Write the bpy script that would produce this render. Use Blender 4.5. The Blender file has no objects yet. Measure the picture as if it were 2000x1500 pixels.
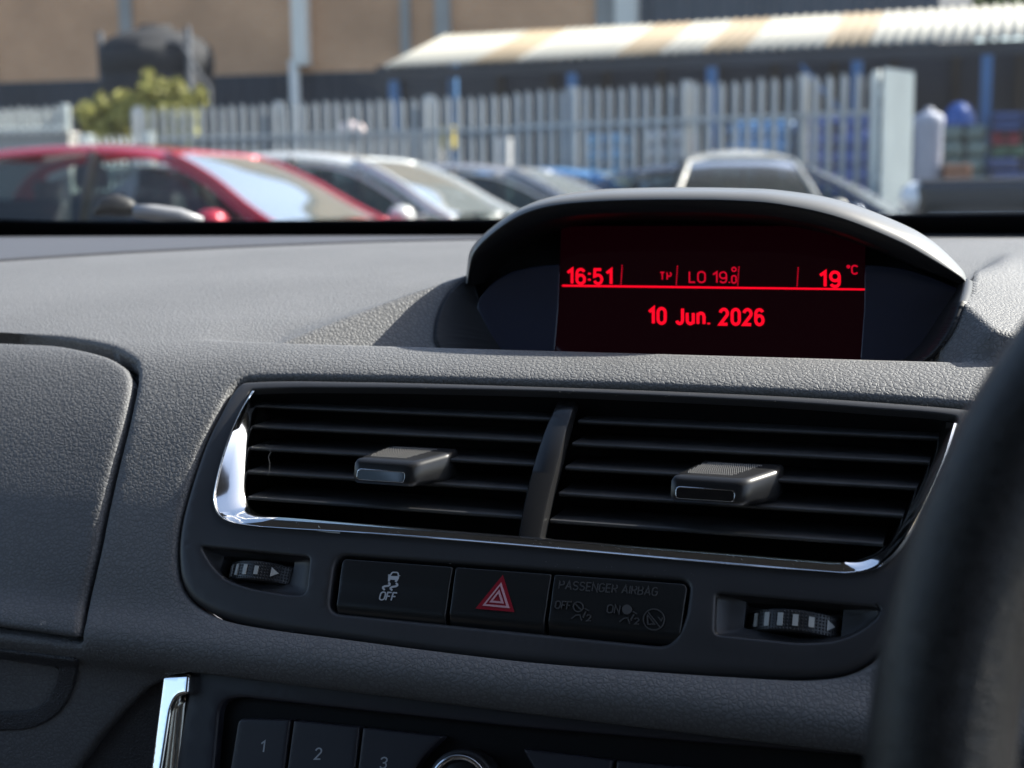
import bpy, bmesh, math, random
import numpy as np
from mathutils import Vector, Matrix
from mathutils.geometry import delaunay_2d_cdt
random.seed(4)
R_ = math.radians
SC = bpy.context.scene
COL = SC.collection

# ------------------------------------------------------------------ camera
F, CX, CY = 2667.0, 1000.0, 750.0          # focal length and centre in pixels of a 2000 x 1500 frame
def _cv(px, py):
    v = np.array([px - CX, py - CY, F]); return v / np.linalg.norm(v)
_v1, _h = _cv(-6550, 470), _cv(1000, 400)
AX = -_v1; AZ = np.cross(_v1, _h); AZ /= np.linalg.norm(AZ)
if AZ[1] > 0: AZ = -AZ
AY = np.cross(AZ, AX)
ROT = np.stack([AX, AY, AZ])
EYE = np.array([0.0, 0.0, 1.05])
def ray(px, py): return ROT @ _cv(px, py)
cam = bpy.data.cameras.new('camera'); camo = bpy.data.objects.new('camera', cam); COL.objects.link(camo)
r_, u_, b_ = ROT @ np.array([1, 0, 0.]), ROT @ np.array([0, -1, 0.]), ROT @ np.array([0, 0, -1.])
camo.matrix_world = Matrix(((r_[0], u_[0], b_[0], EYE[0]), (r_[1], u_[1], b_[1], EYE[1]), (r_[2], u_[2], b_[2], EYE[2]), (0, 0, 0, 1)))
cam.sensor_width = 36; cam.lens = F / 2000 * 36
cam.clip_start = 0.02; cam.clip_end = 600
cam.dof.use_dof = True; cam.dof.focus_distance = 0.655; cam.dof.aperture_fstop = 9.5; cam.dof.aperture_blades = 0
SC.camera = camo

# ------------------------------------------------------------------ light
SUN = Vector((0.58, 0.462, 0.672)).normalized()          # towards the sun: ahead, to the right, high
w = bpy.data.worlds.new('World'); SC.world = w; w.use_nodes = True
nt = w.node_tree; bg = nt.nodes['Background']
sky = nt.nodes.new('ShaderNodeTexSky'); sky.sky_type = 'NISHITA'; sky.sun_disc = False
sky.sun_elevation = math.asin(SUN.z); sky.sun_rotation = math.atan2(SUN.x, SUN.y)
sky.air_density = 1.0; sky.dust_density = 2.0; sky.ozone_density = 1.0
nt.links.new(sky.outputs[0], bg.inputs[0]); bg.inputs[1].default_value = 0.11
sl = bpy.data.lights.new('sun', 'SUN'); sl.energy = 5.0; sl.angle = R_(0.55); sl.color = (1, 0.94, 0.85)
so = bpy.data.objects.new('sun', sl); COL.objects.link(so); so.rotation_euler = SUN.to_track_quat('Z', 'Y').to_euler()
vs = SC.view_settings; vs.view_transform = 'Standard'; vs.look = 'None'; vs.gamma = 1; vs.exposure = 1.5; vs.use_curve_mapping = False
SC.cycles.use_denoising = True
SC.cycles.max_bounces = 10; SC.cycles.transparent_max_bounces = 12
SC.cycles.caustics_reflective = False; SC.cycles.caustics_refractive = False
SC.cycles.sample_clamp_indirect = 6.0

# ------------------------------------------------------------------ materials
def mat(name, col, rough=0.5, metal=0.0, spec=0.5, emit=None, estr=1.0, bump=None, var=None, coat=0.0):
    """bump = (kind, scale, distance); var = (scale, amount) large soft colour variation"""
    m = bpy.data.materials.new(name); m.use_nodes = True
    t = m.node_tree; p = t.nodes['Principled BSDF']
    p.inputs['Base Color'].default_value = (*col, 1); p.inputs['Roughness'].default_value = rough
    p.inputs['Metallic'].default_value = metal; p.inputs['Specular IOR Level'].default_value = spec
    if coat: p.inputs['Coat Weight'].default_value = coat; p.inputs['Coat Roughness'].default_value = 0.04
    if emit: p.inputs['Emission Color'].default_value = (*emit, 1); p.inputs['Emission Strength'].default_value = estr
    L = t.links.new
    tc = t.nodes.new('ShaderNodeTexCoord')
    if var:
        n = t.nodes.new('ShaderNodeTexNoise'); n.inputs['Scale'].default_value = var[0]; n.inputs['Detail'].default_value = 6
        L(tc.outputs['Object'], n.inputs['Vector'])
        mr = t.nodes.new('ShaderNodeMapRange'); mr.inputs['From Min'].default_value = 0.3; mr.inputs['From Max'].default_value = 0.7
        mr.inputs['To Min'].default_value = 1 - var[1]; mr.inputs['To Max'].default_value = 1 + var[1]; L(n.outputs['Fac'], mr.inputs['Value'])
        mx = t.nodes.new('ShaderNodeVectorMath'); mx.operation = 'SCALE'; mx.inputs[0].default_value = col
        L(mr.outputs[0], mx.inputs['Scale']); L(mx.outputs[0], p.inputs['Base Color'])
    if bump:
        kind, sc, dist = bump
        b = t.nodes.new('ShaderNodeBump'); b.inputs['Distance'].default_value = dist; b.inputs['Strength'].default_value = 1.0
        if kind == 'grain':
            dn = t.nodes.new('ShaderNodeTexNoise'); dn.inputs['Scale'].default_value = sc * 1.1; dn.inputs['Detail'].default_value = 2
            L(tc.outputs['Object'], dn.inputs['Vector'])
            ad = t.nodes.new('ShaderNodeVectorMath'); ad.operation = 'MULTIPLY_ADD'
            k = 0.9 / sc; ad.inputs[1].default_value = (k, k, k)
            L(dn.outputs['Color'], ad.inputs[0]); L(tc.outputs['Object'], ad.inputs[2])
            v = t.nodes.new('ShaderNodeTexVoronoi'); v.feature = 'DISTANCE_TO_EDGE'; v.inputs['Scale'].default_value = sc
            L(ad.outputs[0], v.inputs['Vector'])
            v2 = t.nodes.new('ShaderNodeTexVoronoi'); v2.feature = 'F1'; v2.inputs['Scale'].default_value = sc; L(ad.outputs[0], v2.inputs['Vector'])
            mr = t.nodes.new('ShaderNodeMapRange'); mr.interpolation_type = 'SMOOTHSTEP'; mr.inputs['From Max'].default_value = 0.26; L(v.outputs['Distance'], mr.inputs['Value'])
            n2 = t.nodes.new('ShaderNodeTexNoise'); n2.inputs['Scale'].default_value = sc * 3; n2.inputs['Detail'].default_value = 3; L(tc.outputs['Object'], n2.inputs['Vector'])
            a1 = t.nodes.new('ShaderNodeMath'); a1.operation = 'MULTIPLY_ADD'; a1.inputs[1].default_value = 0.25; L(n2.outputs['Fac'], a1.inputs[0]); L(mr.outputs[0], a1.inputs[2])
            a2 = t.nodes.new('ShaderNodeMath'); a2.operation = 'MULTIPLY_ADD'; a2.inputs[1].default_value = -0.5; L(v2.outputs['Distance'], a2.inputs[0]); L(a1.outputs[0], a2.inputs[2])
            L(a2.outputs[0], b.inputs['Height'])
            gm_ = t.nodes.new('ShaderNodeMapRange'); gm_.inputs['To Min'].default_value = .80; gm_.inputs['To Max'].default_value = 1.06; L(mr.outputs[0], gm_.inputs['Value'])   # grain grooves darker, cells a little lighter
            gv_ = t.nodes.new('ShaderNodeVectorMath'); gv_.operation = 'SCALE'; gv_.inputs[0].default_value = col; L(gm_.outputs[0], gv_.inputs['Scale'])
            if p.inputs['Base Color'].links: L(p.inputs['Base Color'].links[0].from_socket, gv_.inputs[0])
            L(gv_.outputs[0], p.inputs['Base Color'])
        elif kind == 'noise':
            n = t.nodes.new('ShaderNodeTexNoise'); n.inputs['Scale'].default_value = sc; n.inputs['Detail'].default_value = 4
            L(tc.outputs['Object'], n.inputs['Vector']); L(n.outputs['Fac'], b.inputs['Height'])
        L(b.outputs[0], p.inputs['Normal'])
    return m

M = {}
M['pad'] = mat('pad_grain', (0.138, 0.138, 0.142), 0.58, spec=0.45, bump=('grain', 430, 0.00017), var=(9, 0.10))
M['lidgrain'] = mat('lid_grain', (0.115, 0.116, 0.122), 0.58, spec=0.42, bump=('grain', 430, 0.00016), var=(9, 0.10))
M['console'] = mat('console_grain', (0.050, 0.050, 0.056), 0.5, bump=('grain', 620, 0.0003))
M['trim'] = mat('defroster_plastic', (0.07, 0.07, 0.078), 0.5, bump=('noise', 900, 0.0001))
M['bezel'] = mat('satin_charcoal', (0.037, 0.037, 0.040), 0.42, spec=0.45, bump=('noise', 2600, 0.00002), var=(30, 0.08))
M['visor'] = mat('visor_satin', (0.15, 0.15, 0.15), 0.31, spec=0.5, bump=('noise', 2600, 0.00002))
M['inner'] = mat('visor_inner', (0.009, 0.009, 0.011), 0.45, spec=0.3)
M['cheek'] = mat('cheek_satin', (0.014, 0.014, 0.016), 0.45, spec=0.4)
M['sidepanel'] = mat('display_side_gloss', (0.030, 0.034, 0.058), 0.14, spec=0.5, coat=0.4)  # bluish base colour painted in for a reflection on the gloss
M['black'] = mat('void_black', (0.006, 0.006, 0.007), 0.6, spec=0.2)
M['slat'] = mat('slat_plastic', (0.036, 0.036, 0.037), 0.42, spec=0.45, bump=('noise', 3000, 0.00002), var=(60, 0.2))
M['tab'] = mat('tab_plastic', (0.015, 0.015, 0.016), 0.30, spec=0.5)
M['grip'] = mat('grip_studs', (0.12, 0.115, 0.11), 0.35, spec=0.5)
M['gloss'] = mat('gloss_black', (0.008, 0.008, 0.009), 0.06, spec=0.6, coat=1.0)
M['button'] = mat('button_black', (0.016, 0.017, 0.018), 0.30, spec=0.45, bump=('noise', 3000, 0.00001))
M['emboss'] = mat('embossed_plastic', (0.078, 0.078, 0.080), 0.32, spec=0.6)  # paler than the button, imitating light caught on the raised edges
M['radio'] = mat('radio_satin', (0.034, 0.034, 0.044), 0.38, spec=0.45, bump=('noise', 2600, 0.00002))
M['chrome'] = mat('chrome', (0.80, 0.80, 0.80), 0.10, metal=1.0)
M['satchrome'] = mat('worn_satin_chrome', (0.55, 0.52, 0.46), 0.26, metal=1.0, bump=('noise', 400, 0.00006))
M['print'] = mat('printed_grey_white', (0.50, 0.52, 0.55), 0.5)
M['mark'] = mat('wheel_mark_white', (0.46, 0.46, 0.44), 0.5)
M['hazred'] = mat('hazard_red', (0.30, 0.008, 0.022), 0.35)
M['hazpink'] = mat('hazard_pale', (0.62, 0.34, 0.38), 0.4)
M['glass_disp'] = mat('display_glass', (0.004, 0.002, 0.003), 0.10, spec=0.35, emit=(0.30, 0.0, 0.05), estr=0.004)
M['redled'] = mat('display_red', (0.02, 0, 0), 0.5, emit=(1.0, 0.0, 0.016), estr=0.42)
M['redled2'] = mat('display_red_dim', (0.02, 0, 0), 0.5, emit=(1.0, 0.0, 0.03), estr=0.22)
M['leather'] = mat('wheel_leather', (0.008, 0.008, 0.009), 0.36, spec=0.5, bump=('grain', 800, 0.0001))
M['rubber'] = mat('rubber', (0.015, 0.015, 0.016), 0.6)
M['frit'] = mat('windscreen_frit', (0.004, 0.004, 0.005), 0.5, spec=0.2)
M['headliner'] = mat('headliner', (0.09, 0.09, 0.09), 0.9)
M['knurl'] = mat('knurl', (0.020, 0.020, 0.022), 0.38)

# ------------------------------------------------------------------ object helpers
def tag(o, label=None, cat=None, group=None, kind=None):
    if label: o['label'] = label
    if cat: o['category'] = cat
    if group: o['group'] = group
    if kind: o['kind'] = kind
    return o
def empty(name, loc=(0, 0, 0), rz=0.0):
    o = bpy.data.objects.new(name, None); COL.objects.link(o); o.location = loc; o.rotation_euler = (0, 0, rz)
    o.empty_display_size = 0.1
    return o
def obj(name, verts, faces, m, parent=None, smooth=True, loc=None, rz=0.0):
    me = bpy.data.meshes.new(name); me.from_pydata([tuple(v) for v in verts], [], [tuple(f) for f in faces]); me.update()
    if smooth: me.polygons.foreach_set('use_smooth', [True] * len(me.polygons))
    for mm in (m if isinstance(m, (list, tuple)) else [m]): me.materials.append(mm)
    o = bpy.data.objects.new(name, me); COL.objects.link(o)
    if parent: o.parent = parent
    if loc is not None: o.location = loc
    if rz: o.rotation_euler = (0, 0, rz)
    return o
def fromb(name, bm, m, parent=None, smooth=False, recalc=True, loc=None, rz=0.0):
    if recalc: bmesh.ops.recalc_face_normals(bm, faces=bm.faces)
    me = bpy.data.meshes.new(name); bm.to_mesh(me); bm.free()
    if smooth: me.polygons.foreach_set('use_smooth', [True] * len(me.polygons))
    for mm in (m if isinstance(m, (list, tuple)) else [m]): me.materials.append(mm)
    o = bpy.data.objects.new(name, me); COL.objects.link(o)
    if parent: o.parent = parent
    if loc is not None: o.location = loc
    if rz: o.rotation_euler = (0, 0, rz)
    return o
def autosmooth(o, deg=35):
    me = o.data; me.polygons.foreach_set('use_smooth', [True] * len(me.polygons))
    bm = bmesh.new(); bm.from_mesh(me)
    for e in bm.edges:
        if len(e.link_faces) == 2 and e.calc_face_angle(0) > R_(deg): e.smooth = False
    bm.to_mesh(me); bm.free(); return o
def bbox(bm, x0, x1, y0, y1, z0, z1, bev=0.0, seg=2):
    g = bmesh.ops.create_cube(bm, size=1)
    for v in g['verts']:
        v.co = Vector(((x0 + x1) / 2 + v.co.x * (x1 - x0), (y0 + y1) / 2 + v.co.y * (y1 - y0), (z0 + z1) / 2 + v.co.z * (z1 - z0)))
    if bev:
        es = list({e for v in g['verts'] for e in v.link_edges})
        bmesh.ops.bevel(bm, geom=es, offset=bev, segments=seg, affect='EDGES', profile=0.5)
    return g
def beam(bm, a, b, wx, wy=None, up=(0, 0, 1)):
    a, b = Vector(a), Vector(b); d = (b - a).normalized(); s = d.cross(Vector(up))
    if s.length < 1e-4: s = d.cross(Vector((1, 0, 0)))
    s.normalize(); u = s.cross(d).normalized(); wy = wy or wx
    vs_ = [bm.verts.new(p + s * (sx * wx / 2) + u * (sy * wy / 2)) for p in (a, b) for sx, sy in ((-1, -1), (1, -1), (1, 1), (-1, 1))]
    for f in ((0, 1, 2, 3), (7, 6, 5, 4), (0, 4, 5, 1), (1, 5, 6, 2), (2, 6, 7, 3), (3, 7, 4, 0)): bm.faces.new([vs_[i] for i in f])
def tube(bm, pts, r, seg=10, cap=True):
    pts = [Vector(p) for p in pts]; rings = []
    for i, p in enumerate(pts):
        d = (pts[min(i + 1, len(pts) - 1)] - pts[max(i - 1, 0)]).normalized()
        s = d.cross(Vector((0, 0, 1)))
        if s.length < 1e-3: s = d.cross(Vector((1, 0, 0)))
        s.normalize(); u = s.cross(d)
        rr = r[i] if isinstance(r, (list, tuple)) else r
        rings.append([bm.verts.new(p + (s * math.cos(a) + u * math.sin(a)) * rr) for a in [2 * math.pi * k / seg for k in range(seg)]])
    for A, B in zip(rings, rings[1:]):
        for k in range(seg): bm.faces.new((A[k], A[(k + 1) % seg], B[(k + 1) % seg], B[k]))
    if cap: bm.faces.new(rings[0][::-1]); bm.faces.new(rings[-1])
def catmull(P, closed=True, n=8):
    P = np.asarray(P, float); N = len(P); out = []
    for i in range(N if closed else N - 1):
        if closed: p0, p1, p2, p3 = P[i - 1], P[i], P[(i + 1) % N], P[(i + 2) % N]
        else: p0, p1, p2, p3 = P[max(i - 1, 0)], P[i], P[i + 1], P[min(i + 2, N - 1)]
        # centripetal-like: limit the tangents
        d1, d0, d2 = np.linalg.norm(p2 - p1), np.linalg.norm(p1 - p0), np.linalg.norm(p3 - p2)
        m1 = (p2 - p0) / max(d0 + d1, 1e-9) * d1; m2 = (p3 - p1) / max(d1 + d2, 1e-9) * d1
        for k in range(n):
            s = k / n
            out.append((2*s**3 - 3*s**2 + 1) * p1 + (s**3 - 2*s**2 + s) * m1 + (-2*s**3 + 3*s**2) * p2 + (s**3 - s**2) * m2)
    if not closed: out.append(P[-1])
    return np.array(out)
def resample(P, n=None, step=None, closed=True):
    P = np.asarray(P, float)
    Q = np.vstack([P, P[:1]]) if closed else P
    s = np.r_[0, np.cumsum(np.linalg.norm(np.diff(Q, axis=0), axis=1))]
    if n is None: n = max(8, int(round(s[-1] / step)))
    t = np.linspace(0, s[-1], n + 1)[:-1] if closed else np.linspace(0, s[-1], n)
    return np.stack([np.interp(t, s, Q[:, k]) for k in range(Q.shape[1])], 1)
def rrect(q, r, n=6):
    """rounded polygon through corner list q (radius r, or one per corner)"""
    q = np.asarray(q, float); N = len(q); out = []
    for i in range(N):
        p, a, b = q[i], q[i - 1], q[(i + 1) % N]
        rr = r[i] if isinstance(r, (list, tuple)) else r
        da, db = (a - p) / np.linalg.norm(a - p), (b - p) / np.linalg.norm(b - p)
        if rr <= 0: out.append(p); continue
        A, B = p + da * rr, p + db * rr
        for k in range(n + 1):
            s = k / n; out.append((1 - s)**2 * A + 2 * s * (1 - s) * p + s * s * B)
    return np.array(out)
def inside(P, poly):
    x, y = P[:, 0], P[:, 1]; r = np.zeros(len(P), bool); q = poly; p = np.roll(poly, 1, axis=0)
    for (x1, y1), (x2, y2) in zip(p, q):
        if y1 == y2: continue
        c = ((y1 > y) != (y2 > y)) & (x < (x2 - x1) * (y - y1) / (y2 - y1) + x1); r ^= c
    return r
def dist(P, poly):
    d = np.full(len(P), 1e9); A, B = poly, np.roll(poly, -1, axis=0)
    for a, b in zip(A, B):
        ab = b - a; L = max(ab @ ab, 1e-18); s = np.clip(((P - a) @ ab) / L, 0, 1)
        d = np.minimum(d, np.hypot(P[:, 0] - a[0] - s * ab[0], P[:, 1] - a[1] - s * ab[1]))
    return d

class Curve:
    """A surface ruled along X: a profile in (y, z), z relative to the eye height, listed upwards."""
    def __init__(s, pts, smooth=True):
        p = catmull(pts, False, 10) if smooth else resample(pts, n=60, closed=False)
        s.p = resample(p, step=0.0008, closed=False) if False else p
        s.t = np.r_[0, np.cumsum(np.linalg.norm(np.diff(s.p, axis=0), axis=1))]
        tg = np.gradient(s.p, s.t, axis=0); tg /= np.linalg.norm(tg, axis=1)[:, None]
        s.n = np.stack([-tg[:, 1], tg[:, 0]], 1)
    def yz(s, t, h=0.0):
        y = np.interp(t, s.t, s.p[:, 0]) + np.interp(t, s.t, s.n[:, 0]) * h
        z = np.interp(t, s.t, s.p[:, 1]) + np.interp(t, s.t, s.n[:, 1]) * h
        return y, z
    def uv(s, px, py, h=0.0):
        d = ray(px, py); q = s.p + s.n * h
        ph = np.arctan2(q[:, 1], q[:, 0]); f = math.atan2(d[2], d[1])
        ph = np.maximum.accumulate(ph + np.arange(len(ph)) * 1e-9)
        t = float(np.interp(f, ph, s.t)); y, z = s.yz(t, h)
        return np.array([d[0] / d[1] * y, t])
    def uvs(s, pts, h=0.0): return np.array([s.uv(a, b, h) for a, b in pts])
    def P(s, u, h=0.0):
        u = np.atleast_2d(u); y, z = s.yz(u[:, 1], h); return np.stack([u[:, 0], y, z + EYE[2]], 1)
    def at(s, px, py, h=0.0): return s.P(s.uv(px, py, h), h)[0]

def roundoff(d, r):
    if r <= 0: return np.zeros_like(d)
    k = np.clip(r - d, 0, r); return r - np.sqrt(np.maximum(r * r - k * k, 0))

def sheet(name, m, parent, cv, outer, holes=(), step=0.005, r=0.0015, depth=0.006, base=0.0, hole_r=0.001, hole_depth=0.006,
          hfun=None, bs=None, post=None, extra=None, wall_m=None):
    bs = bs or max(0.0008, min(step * 0.6, 0.003))
    loops = [resample(outer, step=bs)] + [resample(h, step=bs) for h in holes]
    rr = [r] + ([hole_r] * len(holes) if not isinstance(hole_r, (list, tuple)) else list(hole_r))
    dd = [depth] + ([hole_depth] * len(holes) if not isinstance(hole_depth, (list, tuple)) else list(hole_depth))
    lo, hi = loops[0].min(0), loops[0].max(0)
    gx = np.arange(lo[0], hi[0], step); gy = np.arange(lo[1], hi[1], step * 0.87)
    G = np.array([(x + (step / 2 if j % 2 else 0), y) for j, y in enumerate(gy) for x in gx])
    if extra is not None: G = np.vstack([G, extra])
    def ok(P, dm):
        k = inside(P, loops[0])
        for h in loops[1:]: k &= ~inside(P, h)
        P = P[k]
        for L, q in zip(loops, dm):
            P = P[dist(P, L) > q]
        return P
    G = ok(G, [max(step * 0.45, q * 1.15) for q in rr])
    rings = []
    for i, (L, q) in enumerate(zip(loops, rr)):
        if q <= 0: continue
        nx = np.roll(L, -1, axis=0) - np.roll(L, 1, axis=0); nx = np.stack([-nx[:, 1], nx[:, 0]], 1); nx /= np.maximum(np.linalg.norm(nx, axis=1), 1e-12)[:, None]
        for f in (0.06, 0.25, 0.55, 1.0):
            for sg in (1, -1):
                c = L + nx * (sg * q * f)
                c = ok(c, [0.0] * len(loops))
                if len(c): c = c[dist(c, L) > q * f * 0.93]
                if len(c): rings.append(c)
    V = np.vstack([*loops, G, *rings])
    E = []; o = 0
    for L in loops:
        n = len(L); E += [(o + k, o + (k + 1) % n) for k in range(n)]; o += n
    vv, ee, ff, ov, oe, of = delaunay_2d_cdt([Vector(p) for p in V], E, [], 0, 1e-7)
    V2 = np.array([(p[0], p[1]) for p in vv]); ff = np.array([f for f in ff if len(f) == 3])
    cen = V2[ff].mean(1); k = inside(cen, loops[0])
    for h in loops[1:]: k &= ~inside(cen, h)
    ff = ff[k]
    a, b, c = V2[ff[:, 0]], V2[ff[:, 1]], V2[ff[:, 2]]
    ar = (b[:, 0] - a[:, 0]) * (c[:, 1] - a[:, 1]) - (b[:, 1] - a[:, 1]) * (c[:, 0] - a[:, 0])
    ff = ff[np.abs(ar) > 1e-13]; ar = ar[np.abs(ar) > 1e-13]
    ff[ar < 0] = ff[ar < 0][:, ::-1]
    h = np.full(len(V2), base, float)
    for L, q in zip(loops, rr): h -= roundoff(dist(V2, L), q)
    if hfun is not None: h += hfun(V2)
    P = cv.P(V2, h)
    # walls
    cnt = {}
    for f in ff:
        for i in range(3):
            e = (f[i], f[(i + 1) % 3]); cnt[e] = 1
    bnd = [e for e in cnt if (e[1], e[0]) not in cnt]
    which = np.argmin(np.stack([dist(V2, L) for L in loops]), 0)
    low = {}; extraP = []
    faces = [tuple(f) for f in ff]; nf = len(faces)
    for a_, b_2 in bnd:
        for q in (a_, b_2):
            if q not in low:
                d = dd[which[q]]
                low[q] = len(P) + len(extraP); extraP.append(cv.P(V2[q], h[q] - d)[0])
        faces.append((b_2, a_, low[a_], low[b_2]))
    P = np.vstack([P, np.array(extraP)]) if extraP else P
    if post is not None: P = post(P)
    o = obj(name, P, faces, m if wall_m is None else [m, wall_m], parent)
    if wall_m is not None:
        mi = np.zeros(len(faces), int); mi[nf:] = 1; o.data.polygons.foreach_set('material_index', mi)
    return o

def _arc(cx, cy, rx, ry, a0, a1, n=6): return [(cx + rx * math.cos(R_(a0 + (a1 - a0) * k / n)), cy + ry * math.sin(R_(a0 + (a1 - a0) * k / n))) for k in range(n + 1)]
def _ov(w_, y0, y1, r): return _arc(w_ / 2, y1 - r, w_ / 2, r, 0, 180, 10) + _arc(w_ / 2, y0 + r, w_ / 2, r, 180, 360, 10)
GW = .52
GLYPH = {   # width, [(closed, points)] on a cell one unit high
    '0': (GW, [(1, _ov(GW, 0, 1, .27))]), 'O': (.56, [(1, _ov(.56, 0, 1, .27))]),
    '1': (.30, [(0, [(0, .76), (.30, 1), (.30, 0)])]),
    '2': (GW, [(0, _arc(GW / 2, .73, GW / 2, .27, 170, -30, 10) + [(0, 0), (GW, 0)])]),
    '3': (GW, [(0, _arc(GW / 2, .75, GW / 2, .25, 165, -80, 9) + [(.2, .5)]), (0, [(.2, .5)] + _arc(GW / 2, .26, GW / 2, .26, 80, -165, 9))]),
    '5': (GW, [(0, [(.47, 1), (.05, 1), (.02, .52)] + _arc(GW / 2, .31, GW / 2, .31, 130, -160, 12))]),
    '6': (GW, [(1, _ov(GW, 0, .60, .27)), (0, [(0, .30), (0, .62)] + _arc(GW / 2, .73, GW / 2, .27, 165, 25, 7))]),
    '9': (GW, [(1, _ov(GW, .40, 1, .27)), (0, [(GW, .70), (GW, .38)] + _arc(GW / 2, .27, GW / 2, .27, -15, -155, 7))]),
    ':': (.0, [(0, [(0, .22), (0, .34)]), (0, [(0, .64), (0, .76)])]), '.': (.0, [(0, [(0, -.02), (0, .08)])]), ' ': (.16, []),
    'J': (.42, [(0, [(.42, 1), (.42, .27)] + _arc(.21, .25, .21, .25, 0, -165, 8))]),
    'u': (.44, [(0, [(0, .72), (0, .24)] + _arc(.22, .23, .22, .23, 180, 350, 8)), (0, [(.44, .72), (.44, 0)])]),
    'n': (.44, [(0, [(0, 0), (0, .72)]), (0, [(0, .45)] + _arc(.22, .48, .22, .24, 165, 0, 7) + [(.44, 0)])]),
    'T': (.52, [(0, [(0, 1), (.52, 1)]), (0, [(.26, .97), (.26, 0)])]), 'L': (.44, [(0, [(0, 1), (0, 0), (.44, 0)])]),
    'P': (.48, [(0, [(0, 0), (0, 1), (.24, 1)] + _arc(.24, .74, .24, .26, 90, -90, 8) + [(.02, .48)])]),
    'C': (.50, [(0, _arc(.25, .73, .25, .27, 25, 180, 7) + _arc(.25, .27, .25, .27, 180, 335, 7))]),
    'F': (.42, [(0, [(0, 0), (0, 1), (.42, 1)]), (0, [(.03, .52), (.36, .52)])]),
    'A': (.56, [(0, [(0, 0), (.28, 1), (.56, 0)]), (0, [(.1, .32), (.46, .32)])]),
    'S': (.48, [(0, _arc(.24, .75, .24, .25, 25, 240, 9) + _arc(.24, .26, .24, .26, 60, -155, 9))]),
    'E': (.42, [(0, [(.42, 1), (0, 1), (0, 0), (.42, 0)]), (0, [(.03, .52), (.38, .52)])]),
    'N': (.50, [(0, [(0, 0), (0, 1), (.50, 0), (.50, 1)])]),
    'G': (.50, [(0, _arc(.25, .73, .25, .27, 25, 180, 7) + _arc(.25, .27, .25, .27, 180, 350, 7) + [(.5, .48), (.28, .48)])]),
    'R': (.48, [(0, [(0, 0), (0, 1), (.24, 1)] + _arc(.24, .74, .24, .26, 90, -90, 8) + [(.02, .48)]), (0, [(.24, .48), (.48, 0)])]),
    'I': (.0, [(0, [(0, 0), (0, 1)])]),
    'B': (.48, [(0, [(0, .5), (0, 1), (.24, 1)] + _arc(.24, .76, .22, .24, 90, -90, 8) + [(.02, .52)]), (0, [(.24, .52)] + _arc(.24, .26, .24, .26, 90, -90, 8) + [(0, 0), (0, .52)])]),
    '\u00b0': (.22, [(1, [(.11 + .11 * math.cos(k * .628), .86 + .12 * math.sin(k * .628)) for k in range(10)])]),
}
class Decal:
    """flat lettering and strokes laid on a ruled surface, thickness th"""
    def __init__(s, cv, h, th=0.00015): s.cv, s.h, s.th, s.V, s.Fc = cv, h, th, [], []
    def _add(s, uv, faces):
        n = len(uv); o = len(s.V); top = s.cv.P(np.array(uv), s.h); bot = s.cv.P(np.array(uv), s.h - s.th)
        s.V += list(top) + list(bot)
        cnt = {}
        for f in faces:
            s.Fc.append(tuple(o + i for i in f)); 
            for i in range(len(f)): cnt[(f[i], f[(i + 1) % len(f)])] = 1
        for (a, b) in cnt:
            if (b, a) not in cnt: s.Fc.append((o + b, o + a, o + n + a, o + n + b))
    def text(s, string, x0, x1, y0, y1, wt=3.0, shear=0.0, slope=0.0, gap=.24):
        """stroked lettering filling a pixel box given at its left edge; wt is the stroke width in pixels"""
        x, paths = 0.0, []
        for ch in string:
            g = GLYPH[ch]
            for cl, pts in g[1]: paths.append((cl, [(x + a + b * shear, b) for a, b in pts]))
            x += g[0] + gap
        al = np.array([q for _, p_ in paths for q in p_]); lo, hi = al[:, 0].min(), al[:, 0].max()
        for cl, p_ in paths:
            q = []
            for a, b in p_:
                X = x0 + wt / 2 + (a - lo) / max(hi - lo, .3 if string == '1' else 1e-3) * (x1 - x0 - wt); Y = y1 - wt / 2 - b * (y1 - y0 - wt); q.append((X, Y + slope * (X - x0)))
            s.stroke(q, wt, bool(cl)); s.h += 3e-6
        return s
    def poly(s, px):
        uv = s.cv.uvs(px, s.h); n = len(uv)
        ar = sum(uv[i][0] * uv[(i + 1) % n][1] - uv[(i + 1) % n][0] * uv[i][1] for i in range(n))
        idx = list(range(n)) if ar > 0 else list(range(n))[::-1]
        s._add(uv, [tuple(idx)]); return s
    def stroke(s, px, w_, closed=False):
        p = np.asarray(px, float); n = len(p); w_ = w_ / 2
        d = np.roll(p, -1, 0) - p; L_, R2 = [], []
        for i in range(n):
            e1 = p[i] - p[i - 1] if (closed or i > 0) else p[1] - p[0]
            e2 = p[(i + 1) % n] - p[i] if (closed or i < n - 1) else p[i] - p[i - 1]
            e1 = e1 / np.linalg.norm(e1); e2 = e2 / np.linalg.norm(e2)
            m = e1 + e2; m = m / max(np.linalg.norm(m), 1e-6); nn = np.array([-m[1], m[0]]); k = 1 / max(0.35, abs(nn @ np.array([-e1[1], e1[0]])))
            L_.append(p[i] + nn * w_ * k); R2.append(p[i] - nn * w_ * k)
        for i in range(n if closed else n - 1):
            j = (i + 1) % n; s.poly([L_[i], L_[j], R2[j], R2[i]])
        return s
    def ring(s, c, r, w_, n=24, sx=1.0):
        return s.stroke([(c[0] + r * sx * math.cos(2 * math.pi * k / n), c[1] + r * math.sin(2 * math.pi * k / n)) for k in range(n)], w_, True)
    def disc(s, c, r, n=20): return s.poly([(c[0] + r * math.cos(2 * math.pi * k / n), c[1] + r * math.sin(2 * math.pi * k / n)) for k in range(n)])
    def build(s, name, m, parent): return obj(name, s.V, s.Fc, m, parent, smooth=False)

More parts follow.
